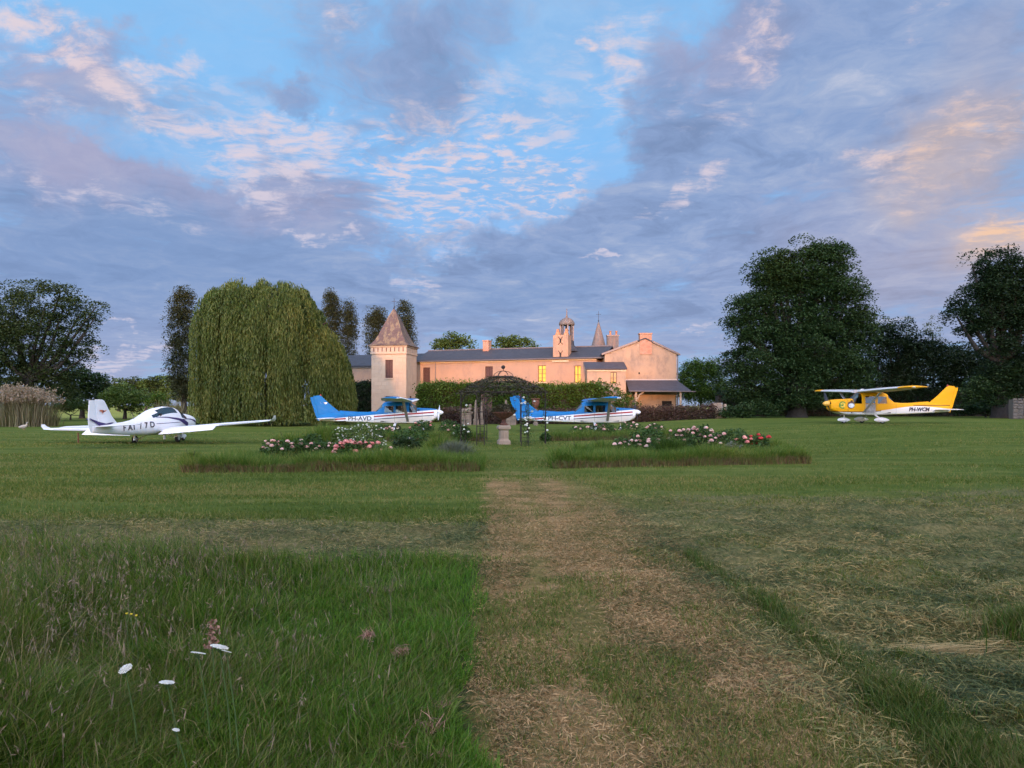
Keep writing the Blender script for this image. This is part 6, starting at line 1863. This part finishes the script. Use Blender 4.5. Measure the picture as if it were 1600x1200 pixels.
    q = np.stack([Rr * 1.05 * f * hexr * np.cos(t), Rr * 1.05 * f * hexr * np.sin(t), z], 1)
    V, F = kites(q, r.uniform(.05, .13, n), .6, r, .6); o = link('vine', np_mesh('vine', V, F), LEAF['vine'], gb)
    # climbing roses on the pillars
    for (px, Zq, yt, yb, lab, nb, sd, wd) in ((823, 29.4, 615, 694, 'climbing white rose on the right front pillar of the gazebo', 17, 3, 17), (851, 31.0, 622, 688, 'thin climber with few white blooms on the outer right pillar', 4, 4, 9), (727, 31.0, 622, 694, 'climber with white blooms on the outer left pillar of the gazebo', 5, 5, 9)):
        X = (px - 800) / FPX * Zq; g0 = gz1(X, Zq); h = EYE + (HZ - yt) / FPX * Zq - g0
        cr = empty('climbing_rose', (X, Zq, g0), 0, lab, 'climbing rose', 'climbing roses on the gazebo')
        rr = np.random.default_rng(sd); n = 520 if nb > 6 else 170
        zz = rr.uniform(.05, h, n); w = wd / FPX * Zq / 2 * (1.1 - .3 * np.abs(zz / h - .5))
        q = np.stack([rr.normal(0, .55, n) * w + .08 * np.sin(zz * 5), rr.normal(0, .12, n), zz], 1)
        V, F = kites(q, rr.uniform(.04, .09, n), .6, rr, .4); link('foliage', np_mesh('foliage', V, F), LEAF['rose'], cr)
        MB().tube([(0, 0, -.05), (.05, -.03, h * .35), (-.05, -.02, h * .7), (.04, 0, h)], [.018, .015, .012, .008], 6).build('stem', M['bark'], cr)
        mb = MB()
        for k in range(nb):
            p = Vector((rr.normal(0, .9) * w.mean(), -.12 + rr.normal(0, .05), rr.uniform(.25, .95) * h)); s = .048 * rr.uniform(.8, 1.2)
            mb.ball(p, (s, s, s * .8), 8, 5)
        o = mb.build('blooms', M['white_petal'], cr, 60); o['kind'] = 'stuff'
    # stone pedestal and urn
    ux, uy = -.345, 30.6
    pd = empty('pedestal', (ux, uy, gz1(ux, uy)), R(12), 'carved stone pedestal under the iron urn inside the gazebo', 'pedestal')
    MB().lathe([(.34, -.05), (.34, .14), (.30, .17)], sq=4).build('base', M['rough_stone'], pd)
    MB().lathe([(.29, .171), (.245, .23), (.24, .56), (.28, .62)], sq=4).build('die', M['rough_stone'], pd)
    MB().lathe([(.33, .621), (.36, .66), (.36, .73), (.31, .79)], sq=4).build('cap', M['rough_stone'], pd)
    for s in (-1, 1): MB().box(s * .10 - .07, s * .10 + .07, -.192, -.17, .28, .52).build('carved_panel', M['rough_stone'], pd)
    un = empty('urn', (ux, uy, gz1(ux, uy) + .79), 0, 'rusty iron urn heaped with plants on the stone pedestal', 'urn')
    MB().lathe([(.17, 0), (.17, .05), (.11, .10), (.065, .20), (.09, .26), (.22, .32), (.38, .42), (.46, .50), (.50, .53), (.49, .56), (.40, .55)], n=28).build('bowl', M['rust'], un, 40)
    r = np.random.default_rng(4); n = 1500
    d = r.normal(0, 1, (n, 3)); d /= np.linalg.norm(d, axis=1)[:, None]; d[:, 2] = np.abs(d[:, 2])
    V, F = kites(d * np.array([.52, .52, .36]) * r.uniform(.75, 1.05, (n, 1)) + np.array([0, 0, .54]), r.uniform(.04, .09, n), .6, r, .4)
    link('plants', np_mesh('plants', V, F), LEAF['vine'], un)

    # statues before the copper hedge
    def sphinx(px, Z, flip, lab):
        X = (px - 800) / FPX * Z; g0 = gz1(X, Z)
        s = empty('sphinx_statue', (X, Z, g0), 0, lab, 'statue', 'sphinx statues at the hedge')
        mb = MB(); mb.box(-.40, .40, -.2, .2, -.1, .92); mb.box(-.46, .46, -.25, .25, .92, 1.02); mb.build('plinth', M['statue'], s)
        mb = MB(); f = flip
        mb.tube([(-.46 * f, 0, 1.14), (-.30 * f, 0, 1.22), (0, 0, 1.20), (.22 * f, 0, 1.26), (.30 * f, 0, 1.42), (.31 * f, 0, 1.55), (.32 * f, 0, 1.66), (.32 * f, 0, 1.76)], [.10, .19, .17, .19, .13, .085, .125, .05], 12)
        for y in (-.13, .13):
            mb.tube([(.15 * f, y, 1.12), (.36 * f, y, 1.07), (.52 * f, y, 1.06)], [.07, .055, .05], 8)
            mb.tube([(-.42 * f, y * 1.3, 1.08), (-.25 * f, y * 1.4, 1.16), (-.08 * f, y * 1.3, 1.07)], [.06, .11, .05], 8)
        mb.tube([(.26 * f, 0, 1.72), (.22 * f, 0, 1.58), (.22 * f, 0, 1.44)], [.07, .10, .06], 8)
        mb.build('body', M['statue'], s, 60)
    sphinx(729, 61, 1, 'pale stone sphinx on a plinth left of the gazebo urn')
    sphinx(799, 61, -1, 'pale stone sphinx seen just above the iron urn')
    for px, lab in ((743.5, 'weathered stone obelisk beside the left sphinx'), (752.5, 'narrow pale obelisk behind the left gazebo pillar'), (790.5, 'stone obelisk rising behind the iron urn')):
        Z = 61.5; X = (px - 800) / FPX * Z; g0 = gz1(X, Z); k = .6 if px == 752.5 else 1.0
        ob = empty('obelisk', (X, Z, g0), R(8), lab, 'obelisk', 'stone obelisks at the hedge')
        MB().box(-.24 * k, .24 * k, -.24 * k, .24 * k, -.1, .5).build('base', M['statue'], ob)
        MB().lathe([(.25 * k, .50), (.13 * k, 1.9), (.02, 2.12)], sq=4).build('shaft', M['statue'], ob)
    X = (837 - 800) / FPX * 60
    tu = empty('terracotta_urn', (X, 60, gz1(X, 60)), 0, 'terracotta urn on a dark pedestal behind the tail of PH-CVT', 'urn')
    MB().lathe([(.26, -.1), (.26, .2), (.2, .26), (.18, 1.2), (.26, 1.3)], sq=4).build('pedestal', M['statue'], tu)
    MB().lathe([(.14, 1.3), (.10, 1.4), (.24, 1.56), (.33, 1.85), (.29, 2.05), (.38, 2.16), (.36, 2.20), (.24, 2.16)], n=22).build('vase', M['rust'], tu, 40)
    X = (760 - 800) / FPX * 71.0
    dg = empty('garden_door', (X, 71.6, gz1(X, 71)), 0, 'dark red plank door in the tall hedge behind the gazebo', 'door')
    for k in range(5): MB().box(-.42 + k * .17, -.42 + k * .17 + .16, -.05, 0, 0, 2.45).build('plank', M['shutter'], dg)
    MB().box(-.52, -.44, -.1, .1, 0, 2.6).build('jamb', M['shutter'], dg); MB().box(.45, .53, -.1, .1, 0, 2.6).build('jamb', M['shutter'], dg); MB().box(-.52, .53, -.11, .11, 2.605, 2.72).build('lintel', M['shutter'], dg)

    # goose, stake
    Z = 49.0; X = (37 - 800) / FPX * Z
    gs = MB(); gs.tube([(-.36, 0, .20), (-.26, 0, .19), (-.10, 0, .20), (.08, 0, .23), (.18, 0, .29), (.21, 0, .38), (.205, 0, .46), (.235, 0, .50), (.275, 0, .495), (.31, 0, .48)], [.015, .07, .125, .13, .08, .045, .036, .046, .04, .012], 12)
    o = gs.build('goose', M['goose'], None, 60); o.location = (X, Z, gz1(X, Z)); tag(o, 'pale goose standing on the grass in front of the reeds', 'goose')
    for y in (-.05, .05): MB().tube([(.0, y, .14), (.01, y, 0), (.05, y, .005)], [.014, .012, .02], 6).build('leg', M['gold'], o)
    Z = 31.6; X = (122 - 800) / FPX * Z
    o = MB().tube([(0, 0, -.1), (0.01, 0, .2), (.0, 0, .44)], [.032, .03, .026], 7).build('stake', M['rust'], None); o.location = (X, Z, gz1(X, Z))
    tag(o, 'short rusty stake in the lawn under the white wing', 'stake')

    # meadow flowers and dried heads close to the eye
    def foot(x, y): return gz1(x, y)
    UM = [(343, 1013, 3.25, 'white umbel highest in the tall grass, right of its neighbour', .036), (310, 1023, 3.3, 'white umbel seen edge-on just left of the highest one', .029), (354, 1021, 3.15, 'small tilted white umbel tucked under the highest one', .019), (196, 1048, 3.2, 'ragged white umbel standing alone at the left', .026), (261, 1069, 3.15, 'compact white umbel, lowest of those in the tall grass', .029), (275, 1144, 3.0, 'tiny white flower near the bottom of the tall grass', .014)]
    for i, (px, py, Z, lab, rad) in enumerate(UM):
        p = PX(px, py, Z); g0 = foot(p.x, Z); h = max(.15, p.z - g0)
        u = empty('umbel_flower', (p.x, Z, g0), 0, lab, 'flower', 'white umbels in the tall grass')
        MB().tube([(.05, .03, -.02), (.03, .02, h * .5), (0, 0, h)], [.004, .0035, .0025], 5).build('stem', M['stem'], u)
        r = np.random.default_rng(60 + i); mb = MB(); tx, ty = r.normal(0, .25, 2)
        n = 70
        for k in range(n):
            a = k * 2.39996; q = rad * math.sqrt((k + .5) / n); x, y = q * math.cos(a), q * math.sin(a)
            mb.ball((x, y, h + .010 - q * q * 2.2 + tx * x + ty * y - .1 * y), (rad * .15, rad * .15, rad * .07), 6, 3)
        mb.build('florets', M['white_petal'], u, 60)
        mb = MB()
        for k in range(8): a = k * .785; mb.tube([(0, 0, h - .02), (rad * .7 * math.cos(a), rad * .7 * math.sin(a), h + .004 + tx * rad * .7 * math.cos(a) + ty * rad * .7 * math.sin(a))], .0012, 4)
        mb.build('rays', M['stem'], u)
    DR = [(331, 984, 3.9, .12, 'upright pink-brown dried dock head above the umbels'), (574, 988, 4.7, .07, 'small pale dried tuft in the green grass nearest the far hay'), (626, 1015, 4.5, .08, 'pinkish dried tuft in the green grass, alone beside the path'), (672, 1128, 3.5, .12, 'largest curled dried tuft by the path edge'), (618, 1168, 3.3, .10, 'flat dried tuft left of the largest curled one'), (690, 1100, 3.75, .06, 'small dried sprig behind the largest curled tuft'), (690, 1186, 3.2, .06, 'dried sprig at the bottom beside the path')]
    for i, (px, py, Z, s, lab) in enumerate(DR):
        p = PX(px, py, Z); g0 = foot(p.x, Z); h = max(.08, p.z - g0)
        u = empty('dried_tuft', (p.x, Z, g0), 0, lab, 'dried plant', 'dried seed heads in the grass')
        MB().tube([(.02, .01, -.02), (0, 0, h - s * .3)], [.004, .003], 5).build('stem', M['stem'], u)
        r = np.random.default_rng(80 + i); n = 130
        if i == 0:
            q = np.stack([r.normal(0, .014, n), r.normal(0, .014, n), h + r.uniform(-.10, .05, n)], 1)
            V, F = kites(q, r.uniform(.014, .028, n), .7, r, .3)
        else:
            q = np.stack([r.normal(0, s * .3, n), r.normal(0, s * .3, n), h - s * .35 + np.abs(r.normal(0, s * .18, n))], 1)
            V, F = straws(n, q, r.uniform(.4, 1.1, n) * s, r.uniform(.003, .006, n), 81 + i, .6)
        link('seed_head', np_mesh('seed_head', V, F), M['dry_pink'], u)
    for i, (px, py, Z) in enumerate(((205, 961, 4.2), (213, 963, 4.2), (198, 960, 4.25))):
        p = PX(px, py, Z); g0 = foot(p.x, Z); h = p.z - g0
        u = empty('buttercup', (p.x, Z, g0), 0, ['tiny yellow buttercup between two others in the tall grass', 'rightmost of three tiny yellow buttercups in the tall grass', 'leftmost of three tiny yellow buttercups in the tall grass'][i], 'flower', 'yellow buttercups in the tall grass')
        MB().tube([(.02, 0, -.02), (0, 0, h)], .002, 4).build('stem', M['stem'], u)
        MB().lathe([(.002, h), (.006, h + .004), (.008, h + .008), (.003, h + .004)], n=8).build('petals', M['yellow_petal'], u)
    # straw bundle and tuft on the right
    r = np.random.default_rng(91); n = 260
    X, Y = 2.83, 4.85
    x = X + r.normal(0, .20, n); y = Y + r.normal(0, .07, n)
    an = r.normal(.05, .22, n); Ls = r.uniform(.15, .42, n)
    d = np.stack([np.cos(an), np.sin(an), r.normal(0, .05, n)], 1) * (Ls / 2)[:, None]; sd = np.stack([-np.sin(an), np.cos(an), np.zeros(n)], 1) * .0028
    c = np.stack([x, y, gz(x, y) + .02 + np.abs(r.normal(0, .02, n))], 1)
    V = np.stack([c - d, c - sd, c + d, c + sd], 1).reshape(-1, 3)
    tag(link('loose_straw', np_mesh('loose_straw', V, np.arange(4 * n).reshape(n, 4)), M['straw_pale']), 'pale combed patch of loose straw on the cut hay', 'straw', kind='stuff')
    n = 1500; a = r.uniform(0, 2 * np.pi, n); q = np.abs(r.normal(0, .17, n))
    x = 3.52 + q * np.cos(a); y = 5.05 + q * np.sin(a)
    V, F = blades(n, np.column_stack([x, y, gz(x, y)]), r.uniform(.08, .24, n), r.uniform(.005, .009, n), .8, 92)
    V[:, 0] -= 3.52; V[:, 1] -= 5.05; g0 = foot(3.52, 5.05); V[:, 2] -= g0
    o = link('grass_tuft', np_mesh('grass_tuft', V, F), M['ridge_blade']); o.location = (3.52, 5.05, g0)
    tag(o, 'lone green grass tuft left standing in the cut hay at the right', 'grass tuft')


M['rust'] = simple('rusty_iron', (.13, .055, .035), .8, .2, var=.4, scale=9)
M['statue'] = simple('statue_stone', (.155, .12, .085), .9, var=.3, scale=4, bump=.4, bscale=20)
M['goose'] = simple('goose_feathers', (.36, .31, .24), .8, var=.35, scale=7)
M['stem'] = simple('green_stem', (.05, .09, .02), .7)
M['straw_pale'] = foliage('pale_straw', [(.33, .23, .09), (.44, .31, .13), (.52, .39, .18)], .15, .2, 2)
build_garden()
